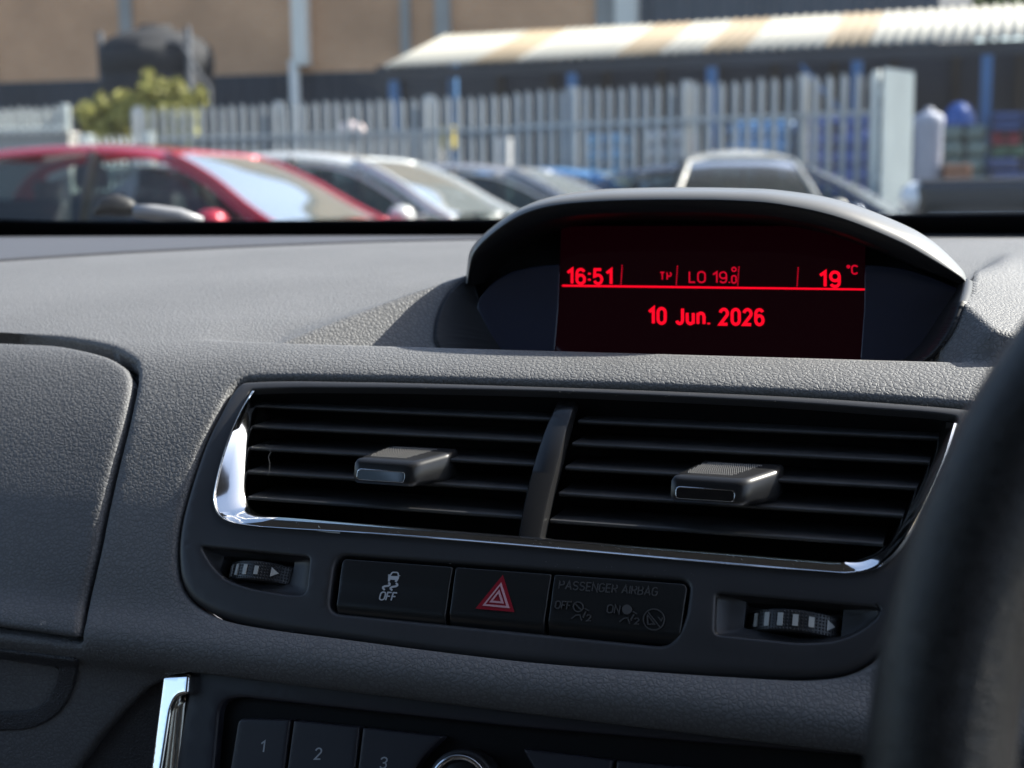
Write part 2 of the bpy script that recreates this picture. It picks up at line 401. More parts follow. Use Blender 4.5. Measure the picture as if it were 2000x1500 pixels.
# ================================================================== THE DASHBOARD
DASH = empty('dashboard', (-0.2, 0.7, 0.6))
tag(DASH, 'dark grey grained car dashboard with red lit display, air vents and buttons', 'dashboard')
bpy.context.view_layer.update()
def dpart(o):                                    # keep world coordinates when parented to the dashboard empty
    o.matrix_parent_inverse = DASH.matrix_world.inverted(); return o
MAIN = Curve([(.550, -.42), (.5575, -.35), (.562, -.29), (.5635, -.25), (.5605, -.232), (.555, -.2265), (.5515, -.219), (.551, -.2135), (.5535, -.2085), (.558, -.2045),
              (.565, -.1985), (.5745, -.180), (.588, -.1576), (.604, -.1355), (.622, -.1135), (.640, -.0957), (.653, -.0858), (.666, -.0798), (.680, -.0757),
              (.72, -.0662), (.80, -.0537), (.90, -.0427), (1.0, -.0350), (1.10, -.0304), (1.205, -.0292)])
px = MAIN.uv
T_CREST = MAIN.t[np.argmin(np.abs(MAIN.p[:, 0] - .680) + (MAIN.p[:, 1] < -.1))]
def plain(y):
    k = MAIN.p[:, 1] > -.0757 - 1e-6
    return np.interp(y, MAIN.p[k][:, 0], MAIN.p[k][:, 1])
# the raised cowl round the display: its ridge, the flared walls and the pocket
KY, KX = 1.00, 0.60
def rx(p, q): d = ray(p, q); return d[0] / d[1]
X0 = rx(520, 680) * .68
CREASE = []
for q_ in ((520, 680), (610, 647), (700, 612), (800, 575), (905, 541), (912, 548)):
    d_ = ray(*q_); a_, t_ = d_[0] / d_[1], d_[2] / d_[1]; y_ = (.0757 + .68 * KY - KX * X0) / (KY - KX * a_ - t_)
    CREASE.append((a_ * y_, y_, t_ * y_))
FOOT_Y = CREASE[5][1]; XF = CREASE[5][0]
XR = rx(1888, 548) * .752; XWL = rx(852, 660) * .73; XWR = rx(1815, 692) * .70
def bumpx(x):
    k = CREASE[:5]; xs_ = [X0 - .05] + [c[0] for c in k] + [XR, XR + .03, XR + .07, XR + .14]
    return np.interp(x, xs_, [0] + [c[2] - float(plain(c[1])) for c in k] + [.0178, .0105, .0035, 0])
def bumpy(y, x=None):
    yc = .80 if x is None else np.interp(x, [c[0] for c in CREASE[:5]] + [XR, XR + .02], [c[1] + .004 for c in CREASE[:5]] + [.765, .80])
    wd = .22 if x is None else np.interp(x, [CREASE[0][0], CREASE[4][0], XR, XR + .02], [.05, .06, .10, .22])
    s = np.clip((y - yc) / wd, 0, 1); return 1 - s * s * (3 - 2 * s)
def wall(x, y):
    wl = -.0757 + KY * (y - .68) - KX * np.clip(x - X0, 0, None)
    wr = -.0757 + KY * (y - .68) - .0215 + 1.15 * (x - XWR)
    return np.maximum(wl, wr)
EDGE_L = [(880, 700), (860, 680), (852, 660), (856, 625), (870, 588), (890, 563), (914, 545)]
EDGE_R = [(1800, 712), (1822, 696), (1846, 668), (1866, 633), (1880, 592), (1887, 566), (1889, 548)]
_pk = {}
def xl(y): return np.interp(y, _pk['l'][:, 1], _pk['l'][:, 0]) - .0012
def xr(y): return np.interp(y, _pk['r'][:, 1], _pk['r'][:, 0]) + .0012
def top_z(x, y, pocket=True):
    b = plain(y) + bumpx(x) * bumpy(y, x); wv = wall(x, y)
    k = 0.0016; hh = np.clip(0.5 + 0.5 * (wv - b) / k, 0, 1); z = wv * (1 - hh) + b * hh - k * hh * (1 - hh)
    if pocket:
        f = np.clip((x - xl(y)) / .0022, 0, 1) * np.clip((xr(y) - x) / .0022, 0, 1) * np.clip((y - .6815) / .012, 0, 1) * np.clip((.84 - y) / .02, 0, 1)
        f = f * f * (3 - 2 * f)
        z = z * (1 - f) + (-.101) * f
    return z
def pad_post(P):
    k = (P[:, 1] > .6795) & (P[:, 2] - EYE[2] > -.079)
    fade = np.clip((P[:, 1] - .6795) / .003, 0, 1)
    z = top_z(P[:, 0], P[:, 1]) + EYE[2]
    P = P.copy(); P[k, 2] = P[k, 2] * (1 - fade[k]) + z[k] * fade[k]; return P
def hit_top(a, b):
    d = ray(a, b); s0, s1 = .66, 1.2
    ys = np.linspace(.66, 1.1, 900); zs = d[2] / d[1] * ys; g = zs - top_z(d[0] / d[1] * ys, ys, False)
    i = np.argmax(g < 0); y = ys[i]; return np.array([d[0] / d[1] * y, y, d[2] / d[1] * y])

for k_, e_ in (('l', EDGE_L), ('r', EDGE_R)):
    q_ = np.array([hit_top(*v) for v in resample(catmull(e_, False, 8), n=40, closed=False)]); _pk[k_] = q_[np.argsort(q_[:, 1])]

PANEL = [(480, 741), (700, 739.5), (1000, 747), (1300, 757), (1600, 771), (1890, 793), (1905, 800), (1895, 850), (1862, 950), (1815, 1060), (1768, 1180), (1735, 1250), (1700, 1292), (1650, 1315), (1580, 1322),
         (1500, 1319), (1300, 1306), (1060, 1288), (880, 1268), (664, 1240), (520, 1221), (430, 1203), (376, 1175), (352, 1139), (345, 1095), (346, 1050), (355, 1000), (375, 930), (400, 860), (430, 800), (455, 758)]
LIDH = [(-420, 640), (-200, 646), (0, 650), (120, 657), (200, 670), (245, 688), (268, 712), (268, 745), (252, 820), (222, 940), (192, 1085), (168, 1185), (157, 1262), (80, 1250), (0, 1240), (-200, 1215), (-420, 1190)]
panel_c = catmull(PANEL); lid_c = rrect(LIDH, [30] * 6 + [24] + [20] + [30] * 4 + [8] + [20] * 4, 3)
def grow(P, g):
    P = np.asarray(P, float); nx = np.roll(P, -1, 0) - np.roll(P, 1, 0); nn = np.stack([nx[:, 1], -nx[:, 0]], 1); nn /= np.maximum(np.linalg.norm(nn, axis=1), 1e-9)[:, None]
    A = 0.5 * np.sum(P[:, 0] * np.roll(P[:, 1], -1) - np.roll(P[:, 0], -1) * P[:, 1])
    return P + nn * (g if A > 0 else -g)
tb = px(1000, 1395)[1]; t_end = MAIN.t[-1]
low_left = MAIN.uvs([(372, 1317), (330, 1327), (285, 1349), (235, 1395), (190, 1447), (150, 1502), (105, 1570), (60, 1660)])
pad_outer = np.array([(-1.15, low_left[-1][1]), *[tuple(q) for q in low_left[::-1]], (px(700, 1356)[0], tb), (0.55, tb), (0.55, t_end), (-1.15, t_end)])
ex = []
for y in np.arange(.682, .86, .0024):
    t = float(np.interp(y, MAIN.p[MAIN.t > T_CREST - .001][:, 0], MAIN.t[MAIN.t > T_CREST - .001]))
    ex += [(x, t) for x in np.arange(X0 - .03, XR + .10, .0026)]
for t in np.arange(T_CREST - .022, T_CREST + .004, .0022):
    ex += [(x, t) for x in np.arange(-.55, .12, .003)]
for k_, sg_ in (('l', 1), ('r', -1)):
    for x_, y_, z_ in _pk[k_]:
        t_ = float(np.interp(y_, MAIN.p[MAIN.t > T_CREST - .001][:, 0], MAIN.t[MAIN.t > T_CREST - .001])); ex += [(x_ + sg_ * o_, t_) for o_ in (-.0035, -.0020, -.0011, -.0002, .0008, .0022)]
dpart(sheet('dash_pad', M['pad'], DASH, MAIN, pad_outer, [MAIN.uvs(grow(panel_c, 2.0)), MAIN.uvs(lid_c)], step=0.0065, r=0.003, depth=0.012,
            hole_r=[0.0035, 0.0035], hole_depth=[0.014, 0.014], post=pad_post, extra=np.array(ex), bs=0.003))
lid_in = [(-400, 662), (-200, 664), (0, 667), (120, 672), (200, 689), (238, 705), (257, 727), (257, 752), (243, 822), (213, 940), (183, 1085), (160, 1183), (150, 1250), (80, 1238), (0, 1226), (-200, 1201), (-400, 1176)]
dpart(sheet('storage_lid', M['lidgrain'], DASH, MAIN, MAIN.uvs(rrect(lid_in, [30] * 6 + [24] + [20] + [30] * 4 + [8] + [20] * 4, 3), .0005), step=.006, r=.0038, depth=.012, base=.0005, bs=.002))
# dark floor under the gaps
dpart(sheet('gap_backing', M['black'], DASH, MAIN, MAIN.uvs(grow(lid_c, 14)), step=.01, r=0, depth=.002, base=-.011))
# pull latch under the lid
lat = rrect([(-300, 1268), (0, 1271), (151, 1290), (150, 1318), (132, 1372), (98, 1408), (55, 1426), (-300, 1440)], [5, 5, 8, 20, 25, 25, 20, 5])
dpart(sheet('lid_latch', M['console'], DASH, MAIN, MAIN.uvs(lat, .0015), [MAIN.uvs(rrect([(-260, 1286), (0, 1290), (112, 1306), (111, 1324), (94, 1364), (62, 1388), (-260, 1402)], [5, 5, 10, 20, 20, 20, 5]), .0015)],
            step=.004, r=.0012, depth=.005, base=.0015, hole_r=.0016, hole_depth=.006))
dpart(sheet('latch_paddle', M['console'], DASH, MAIN, MAIN.uvs(rrect([(-250, 1291), (0, 1294), (107, 1310), (106, 1326), (90, 1361), (60, 1382), (-250, 1396)], [5, 5, 8, 18, 18, 18, 5]), -.002),
            step=.004, r=.002, depth=.005, base=-.002))
# trim strip along the windscreen
dt = [(-300, 528), (0, 506), (200, 493), (450, 480), (750, 468.5), (1000, 463), (1500, 459), (2000, 457)]
du = MAIN.uvs(dt, .002); du = np.vstack([du, [(0.4, du[-1][1]), (0.4, t_end - .004), (-1.1, t_end - .004), (-1.1, du[0][1])]])
def dz(P): Q = P.copy(); Q[:, 2] += bumpx(P[:, 0]) * bumpy(P[:, 1], P[:, 0]); return Q
dpart(sheet('defroster_trim', M['trim'], DASH, MAIN, du, step=.02, r=.002, depth=.004, base=.002, bs=.006, post=dz))

# ------------------------------------------------------------------ the display
DISP = Curve([(.7386, -.1213), (.7500, -.0828), (.7646, -.0334), (.7750, .0018)], smooth=False)
scr = [(1096, 441), (1690, 441), (1688, 600), (1680, 712), (1082, 692), (1090, 600)]
BIN = dpart(sheet('display_binnacle', M['sidepanel'], DASH, DISP, DISP.uvs(catmull([(930, 600), (955, 558), (1000, 530), (1060, 518), (1095, 516), (1400, 515), (1692, 517), (1740, 520), (1800, 534), (1850, 553), (1880, 570), (1855, 610), (1815, 665), (1780, 712), (1400, 714), (965, 690), (945, 645)])),
              [DISP.uvs(rrect(scr, 3))], step=.006, r=.001, depth=.01, hole_r=.0006, hole_depth=.003))
tag(BIN, 'glossy black display surround under an arched matt hood')
sheet('gap_blocker', M['inner'], BIN, DISP, DISP.uvs(catmull([(905, 560), (950, 475), (1020, 440), (1200, 408), (1400, 402), (1600, 418), (1780, 480), (1893, 552), (1890, 600), (1842, 706), (1400, 720), (858, 696), (862, 620)]), -.013), step=.012, r=0, depth=.002, base=-.013)  # dark panel added to block the bright gap beside the hood
# rim: visor lip outer edge E, silhouette S
S_px = [(910, 552), (912, 525), (920, 486), (955, 449), (1010, 410), (1070, 386), (1160, 371), (1250, 367), (1340, 366), (1430, 367), (1520, 371), (1640, 391), (1760, 436), (1820, 470), (1880, 527), (1890, 549)]
E_px = [(913, 554), (915, 533), (925, 494), (961, 456), (1014, 421), (1074, 402), (1163, 393), (1252, 390), (1340, 389.5), (1430, 391), (1520, 398), (1636, 423), (1755, 470), (1815, 502), (1878, 541), (1888, 552)]
I_px = [(920, 557), (924, 540), (938, 506), (976, 474), (1028, 445), (1086, 427), (1170, 418), (1256, 416), (1340, 416), (1428, 418), (1514, 425), (1626, 449), (1738, 492), (1798, 521), (1866, 549), (1881, 556)]
def onrim(a, b, dy=0.0):                       # rim plane: leans towards the driver at the top
    d = ray(a, b); y = (.752 - .587 * .0432 + dy) / (1 + .587 * d[2] / d[1]); return np.array([d[0] / d[1] * y, y, d[2] / d[1] * y + EYE[2]])
NS = 130
Sr, Er, Ir = [resample(catmull(q, False, 8), n=NS, closed=False) for q in (S_px, E_px, I_px)]
secs = []
xc = (XF + XR) / 2
for i in range(NS):
    u = i / (NS - 1); up = math.sin(math.pi * u) ** 0.5
    e = onrim(*Er[i]); s_ = onrim(*Sr[i], .012 + .022 * up); n_ = onrim(*Ir[i], .002)
    back = np.array([xc + (s_[0] - xc) * .97, s_[1] + .075, s_[2] - .012 * up - .003]); bz = plain(back[1]) + EYE[2] + .012
    back2 = np.array([xc + (s_[0] - xc) * .90, s_[1] + .16, max(bz, s_[2] - .045 * up) if up > .3 else bz - .01]); back3 = np.array([back2[0], back2[1] + .07, plain(back2[1] + .07) + EYE[2] - .012])
    dd_ = n_ - np.array([xc, .70, EYE[2] - .06]); inn = n_ + np.array([-(n_[0] - xc) * .05, .030, -.004 * up]); inn2 = n_ + np.array([-(n_[0] - xc) * .06, .055, -.006 * up])
    secs.append([back3, back2, back, s_ + (back - s_) * .25 + np.array([0, 0, .0006]), s_, s_ * .45 + e * .55 + np.array([0, -.0015, .0015 * up]), e, e * .93 + n_ * .07 + np.array([0, -.0004, -.0004]), n_ * .93 + e * .07, n_, inn, inn2])
V, Fc, nc = [], [], len(secs[0])
for s_ in secs: V += s_
for i in range(NS - 1):
    for k in range(nc - 1): Fc.append((i * nc + k, (i + 1) * nc + k, (i + 1) * nc + k + 1, i * nc + k + 1))
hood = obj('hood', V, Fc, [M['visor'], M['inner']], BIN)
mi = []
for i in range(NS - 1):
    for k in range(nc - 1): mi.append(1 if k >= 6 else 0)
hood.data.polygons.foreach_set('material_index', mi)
# make sure the hood's normals point outwards
bm = bmesh.new(); bm.from_mesh(hood.data); bmesh.ops.recalc_face_normals(bm, faces=bm.faces); bm.to_mesh(hood.data); bm.free()
# the side cheeks below the hood: a flange from its lip back to the display
def cheek(edge, inner, pocket_dx):
    eo = resample(catmull(edge, False, 8), n=70, closed=False); ii = resample(catmull(inner, False, 8), n=70, closed=False)
    V, Fc = [], []
    for a, b in zip(eo, ii):
        p = hit_top(*a); p = p + np.array([0, 0, EYE[2]]); q = DISP.at(*b)
        out = p + np.array([pocket_dx, .004, -.001]); out2 = p + np.array([pocket_dx * 1.2, .03, -.012])
        lip = p + np.array([0, -.0022, .0012]); l2 = p + np.array([-pocket_dx * .45, -.0016, .0006])
        V += [out2, out, lip, l2, l2 * .55 + q * .45 + np.array([0, .003, 0]), q + np.array([0, .001, 0])]
    for i in range(69):
        for k in range(5): Fc.append((i * 6 + k, (i + 1) * 6 + k, (i + 1) * 6 + k + 1, i * 6 + k + 1))
    o = obj('cheek', V, Fc, M['cheek'], BIN)
    b = bmesh.new(); b.from_mesh(o.data); bmesh.ops.recalc_face_normals(b, faces=b.faces); b.to_mesh(o.data); b.free()
    return o
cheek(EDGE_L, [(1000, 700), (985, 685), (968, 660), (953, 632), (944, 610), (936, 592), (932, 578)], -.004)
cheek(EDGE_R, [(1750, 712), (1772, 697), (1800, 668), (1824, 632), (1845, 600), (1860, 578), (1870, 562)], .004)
scrn = sheet('screen', M['glass_disp'], BIN, DISP, DISP.uvs(rrect(scr, 2), -.0012), step=.008, r=.0003, depth=.003, base=-.0012)
H = -.0009
SLD = .0134
Decal(DISP, H).text('16:51', 1106, 1196, 523, 556, 5.2, slope=SLD, gap=.33).build('clock_lettering', M['redled'], BIN)
Decal(DISP, H).text('TP', 1288, 1312, 530.5, 547, 2.6, slope=SLD, gap=.34).build('lettering', M['redled2'], BIN)
Decal(DISP, H).text('LO 19.', 1345, 1426, 529, 552.5, 2.9, slope=SLD).text('0', 1428, 1439, 537, 554, 2.6).ring((1433.5, 526), 3.9, 2.4, 14).build('climate_lettering', M['redled2'], BIN)
Decal(DISP, H).text('19', 1599, 1642, 528, 562, 5.8, slope=SLD, gap=.34).build('temperature_lettering', M['redled'], BIN)
Decal(DISP, H).text('\u00b0C', 1653, 1676, 517, 536, 2.9, slope=SLD, gap=.2).build('degree_lettering', M['redled2'], BIN)
Decal(DISP, H).text('10 Jun. 2026', 1265, 1493, 599, 634, 5.8, slope=SLD, gap=.34).build('date_lettering', M['redled'], BIN)
rl = Decal(DISP, H); rl.poly([(1098, 556), (1690, 563.5), (1690, 567), (1098, 559.6)])
rl.build('rule_line', M['redled'], BIN)
dl = Decal(DISP, H)
for x_ in (1215, 1323, 1443, 1559):
    for k in range(11):
        y_ = 517 + k * 3.9 + (x_ - 1100) * .012; sx = x_ - k * .25
        dl.poly([(sx - 1.2, y_), (sx + 1.2, y_ - .8), (sx + 1.2, y_ + 1.2), (sx - 1.2, y_ + 2)])
dl.build('dot', M['redled2'], BIN)

# ------------------------------------------------------------------ vent panel
OPEN = [(493, 760), (700, 757), (1000, 762), (1200, 769), (1500, 783), (1700, 797), (1866, 812), (1870, 826), (1846, 901), (1805, 993), (1759, 1073), (1717, 1108), (1667, 1119), (1600, 1116), (1460, 1106), (1300, 1092), (1000, 1065), (700, 1041), (520, 1029), (466, 1022), (440, 1014), (424, 1000), (417, 975), (420, 950), (432, 900), (448, 852), (470, 800), (483, 772)]
LREC = rrect([(392, 1067), (604, 1088), (596, 1160), (566, 1162), (470, 1146), (420, 1120)], [5, 7, 12, 20, 40, 40])
RREC = rrect([(1398, 1158), (1715, 1186), (1722, 1196), (1660, 1252), (1560, 1255), (1395, 1238)], [10, 10, 18, 60, 20, 10])
BREC = rrect([(655, 1083), (1348, 1134), (1338, 1215), (1308, 1263), (640, 1196)], [26, 22, 30, 26, 24])
panel_in = grow(panel_c, -1.0)
BEZ = dpart(sheet('vent_bezel', M['bezel'], DASH, MAIN, MAIN.uvs(panel_in), [MAIN.uvs(catmull(OPEN)), MAIN.uvs(LREC), MAIN.uvs(RREC), MAIN.uvs(BREC)],
            step=.005, r=.0038, depth=.012, hole_r=[.0007, .0016, .0016, .0022], hole_depth=[.004, .003, .003, .007], bs=.0012))
# chrome surround: rim, then a funnel face leaning inwards
oc = [(491, 763), (468, 803), (446, 853), (430, 901), (418, 950), (415, 975), (422, 1001), (438, 1016), (465, 1024), (520, 1031), (700, 1043), (1000, 1067), (1300, 1094), (1460, 1108), (1600, 1118), (1667, 1121), (1718, 1110), (1760, 1074), (1806, 994), (1847, 902), (1871, 827)]
ic = [(508, 765), (505, 790), (499, 826), (492, 872), (487, 925), (485, 965), (491, 990), (505, 1003), (530, 1009), (560, 1011), (720, 1023), (1000, 1046), (1300, 1071), (1460, 1084), (1580, 1094), (1646, 1098), (1682, 1092), (1731, 1064), (1782, 970), (1819, 896), (1843, 824)]
N = 150
o_ = resample(catmull(oc, False, 8), n=N, closed=False); i_ = resample(catmull(ic, False, 8), n=N, closed=False)
# pair the two edges by normalised control index so that the corners match
o_ = catmull(oc, False, 8); i_ = catmull(ic, False, 8); N = len(o_)
V, Fc = [], []
for ii_, (a, b) in enumerate(zip(o_, i_)):
    fk = 1 + .7 * np.clip((7.5 - ii_ / 8) / 1.5, 0, 1) - 1.22 * np.clip((ii_ / 8 - 6.5) / 2, 0, 1) * np.clip((16.5 - ii_ / 8) / 1.5, 0, 1)
    dv = (b - a) / max(np.linalg.norm(b - a), 1e-6)
    ring = [(a, -.003), (a, .0001), (a + dv * .5, .0008), (a + dv * 1.5, .0014), (a + dv * 3.6, .0018), (a + dv * 5.6, .0014), (a + dv * 6.8, .0005), (a * .6 + b * .4, .0003 - .0015 * fk), (a * .25 + b * .75, -.0034 * fk), (b - dv * 1.0, -.0056 * fk), (b + dv * 1.0, -.0014 - .0056 * fk), (b + dv * .5, -.013)]
    if ii_ / 8 > 16.2:                              # bevel on the right arm
        ring[1:7] = [(a, .0001), (a + dv * .3, .0004), (a + dv * 2.5, .0009), (a + dv * 5.0, .00145), (a + dv * 7.2, .0019), (a + dv * 8.6, .0010)]
    V += [MAIN.at(q[0], q[1], h) for q, h in ring]
nr = 12
for i in range(N - 1):
    for k in range(nr - 1): Fc.append((i * nr + k, (i + 1) * nr + k, (i + 1) * nr + k + 1, i * nr + k + 1))
Fc += [tuple(range(nr)), tuple(range((N - 1) * nr, N * nr))[::-1]]
ch = obj('chrome_surround', V, Fc, M['chrome'], BEZ); tag(ch, 'bright chrome U shaped surround')
bm = bmesh.new(); bm.from_mesh(ch.data); bmesh.ops.recalc_face_normals(bm, faces=bm.faces); bm.to_mesh(ch.data); bm.free(); autosmooth(ch, 50)
# duct box behind the opening
dpart(sheet('duct_floor', M['black'], DASH, MAIN, MAIN.uvs(grow(catmull(OPEN), 4)), step=.01, r=0, depth=-.045, base=-.050, bs=.004))

# left and right rows of slat front edges
lrow = [[(500, 797), (492, 838), (484, 881), (482, 926), (484, 975)], [(1078, 817), (1070, 860), (1058, 905), (1046, 956), (1030, 1010)]]
rrow = [[(1130, 821), (1118, 866), (1104, 913), (1092, 963), (1075, 1015)], [(1848, 862), (1826, 908), (1798, 958), (1766, 1012), (1724, 1068)]]
def fixrow(rows):                                # keep each edge exactly parallel to X
    out = [[], []]
    for a, b in zip(*rows):
        ha = MAIN.uv(*a, -.0085); hb = MAIN.uv(*b, -.0085); out[0].append((ha, hb))
    return out[0]
def vent2(rows, label):
    VT = None
    for (ha, hb) in fixrow(rows):
        t = (ha[1] + hb[1]) / 2
        (y, z) = MAIN.yz(t, -.0085); z += EYE[2]
        if VT is None:
            VT = empty('air_vent', ((ha[0] + hb[0]) / 2, float(y), float(z))); VT.parent = DASH; bpy.context.view_layer.update(); dpart(VT); bpy.context.view_layer.update(); VT['label'] = label
        prof = [(.0005, -.0008), (0, -.0002), (.0001, .0004), (.0006, .0008), (.0020, .0010), (.030, .0010), (.030, -.0012), (.0016, -.0013)]
        V = [(x, y + dy, z + dz_) for x in (ha[0], hb[0]) for dy, dz_ in prof]
        m_ = len(prof); Fc = [(k, (k + 1) % m_, m_ + (k + 1) % m_, m_ + k) for k in range(m_)] + [tuple(range(m_))[::-1], tuple(range(m_, 2 * m_))]
        bm = bmesh.new(); vv = [bm.verts.new(q) for q in V]
        for f in Fc: bm.faces.new([vv[i] for i in f])
        o = fromb('slat', bm, M['slat'], VT); o.matrix_parent_inverse = VT.matrix_world.inverted(); autosmooth(o, 60)
    return VT
VL = vent2(lrow, 'air vent beside the bright wide end of the chrome surround')
VR = vent2(rrow, 'air vent nearest the steering wheel')
def vtab(VT, pxc, pyc, wd, skew):
    """adjuster: rounded wedge-plan block; front face centre at pixel (pxc, pyc)"""
    c = MAIN.at(pxc, pyc, .004)
    W, Hh, D = wd / 2, .0060, .026; RS = .14
    plan = [(-W, .004), (-W + .004, 0), (W - .002, -.001), (W + .001, .001), (W + skew + .003, .016), (W + skew + .004, D), (-W + skew * .9, D)]
    plan = rrect([(-W, -.0002), (W - .001, -.0012), (W + skew + .006, .018), (W + skew + .006, D), (-W + skew + .004, D)], [.0035, .004, .003, 0, 0], 5)
    bm = bmesh.new()
    lays = [(-Hh, .0022), (-Hh + .0012, .0008), (-Hh + .003, 0), (Hh - .0026, 0), (Hh - .0010, .0007), (Hh - .0002, .0020), (Hh, .0032)]
    pl = resample(plan, n=64); ctr = pl.mean(0); nrm = np.roll(pl, -1, 0) - np.roll(pl, 1, 0); nrm = np.stack([-nrm[:, 1], nrm[:, 0]], 1); nrm /= np.linalg.norm(nrm, axis=1)[:, None]
    sg = np.sign(np.sum((ctr - pl) * nrm, 1)); nrm *= np.median(sg)
    rings = []
    for z, ins in lays:
        q = pl + nrm * ins; rings.append([bm.verts.new((c[0] + a, c[1] + b + (z + Hh) * .28, c[2] + z + (b * RS if z > 0 else 0))) for a, b in q])
    for A, B in zip(rings, rings[1:]):
        for k in range(64): bm.faces.new((A[k], A[(k + 1) % 64], B[(k + 1) % 64], B[k]))
    bm.faces.new(rings[0][::-1]); bm.faces.new(rings[-1])
    o = fromb('adjuster_tab', bm, M['tab'], VT); o.matrix_parent_inverse = VT.matrix_world.inverted(); autosmooth(o, 40)
    # studded pad on top
    bm = bmesh.new(); z0 = c[2] + Hh
    nx_, ny_ = 26, 10
    for j in range(ny_):
        f = j / (ny_ - 1); y = c[1] + 2 * Hh * .28 + .0055 + f * .015
        xa = -W + .0065 + f * skew * .9 + (.0012 if j in (0, ny_ - 1) else 0); xb = W - .0075 + f * (skew + .004)
        for i in range(nx_):
            x = c[0] + xa + (xb - xa) * (i + (.5 if j % 2 else 0)) / nx_
            g = bmesh.ops.create_cone(bm, cap_ends=True, segments=4, radius1=.00052, radius2=.00018, depth=.0005)
            bmesh.ops.translate(bm, verts=g['verts'], vec=(x, y, z0 + .0002 + (y - c[1] - 2 * Hh * .28) * RS))
    o = fromb('grip_pad', bm, M['grip'], VT, recalc=False); o.matrix_parent_inverse = VT.matrix_world.inverted()
    # glossy window with a chrome line
    def fr(u, v, out=0.0): return (c[0] + u, c[1] - .0007 + (v + Hh) * .28 - out, c[2] + v)
    w2 = W - .0048; h2 = .0022
    rect = resample(rrect([(-w2, -h2), (w2, -h2), (w2, h2), (-w2, h2)], .0015), n=48)
    V = [fr(a - .0008, b - .0012, -.001) for a, b in rect] + [fr(a - .0008, b - .0012, .0004) for a, b in rect]
    Fc = [(k, (k + 1) % 48, 48 + (k + 1) % 48, 48 + k) for k in range(48)] + [tuple(range(48, 96))]
    o = obj('tab_window', V, Fc, M['gloss'], VT, smooth=False); o.matrix_parent_inverse = VT.matrix_world.inverted()
    V, Fc = [], []
    for a, b in rect:
        l = math.hypot(a, b) or 1; k1 = 1 + .00042 / max(abs(b), .0012) if False else 1
        V += [fr(a - .0008, b - .0012, .0003), fr(a * (1 + .00028 / w2) - .0008, b * (1 + .00028 / h2) - .0012, .00055), fr(a * (1 + .0006 / w2) - .0008, b * (1 + .0006 / h2) - .0012, -.0006)]
    for k in range(48):
        j = (k + 1) % 48
        for q in range(2): Fc.append((k * 3 + q, j * 3 + q, j * 3 + q + 1, k * 3 + q + 1))
    o = obj('chrome_line', V, Fc, M['chrome'], VT); o.matrix_parent_inverse = VT.matrix_world.inverted()
vtab(VL, 746, 925, .0350, .0055)
vtab(VR, 1380, 961, .0362, .0065)
# divider
dvl = [(1092, 781), (1078, 810), (1064, 842), (1050, 884), (1038, 925), (1028, 966), (1019, 1010), (1011, 1060)]
dvr = [(1134, 781), (1125, 812), (1114, 852), (1105, 890), (1096, 925), (1086, 962), (1076, 1005), (1064, 1064)]
V, Fc = [], []
A_, B_ = catmull(dvl, False, 5), catmull(dvr, False, 5); nn_ = len(A_)
for i, (a, b) in enumerate(zip(A_, B_)):
    u = i / (nn_ - 1); sink = -.0045 - .006 * max(0, 1 - u * 9) ** 2
    for q, h in ((a, sink - .02), (a, sink - .0008), (a * .96 + b * .04, sink), (a * .30 + b * .70, sink + .0002), (a * .22 + b * .78, sink - .0002), (b - (b - a) * .03, sink - .0042), (b, sink - .006), (b, sink - .03)): V.append(MAIN.at(q[0], q[1], h))
for i in range(nn_ - 1):
    for k in range(7): Fc.append((i * 8 + k, (i + 1) * 8 + k, (i + 1) * 8 + k + 1, i * 8 + k + 1))
Fc.append(tuple(range(8)))
o = obj('vent_divider', V, Fc, M['tab'], DASH); dpart(o)
bm = bmesh.new(); bm.from_mesh(o.data); bmesh.ops.recalc_face_normals(bm, faces=bm.faces); bm.to_mesh(o.data); bm.free(); autosmooth(o, 40)

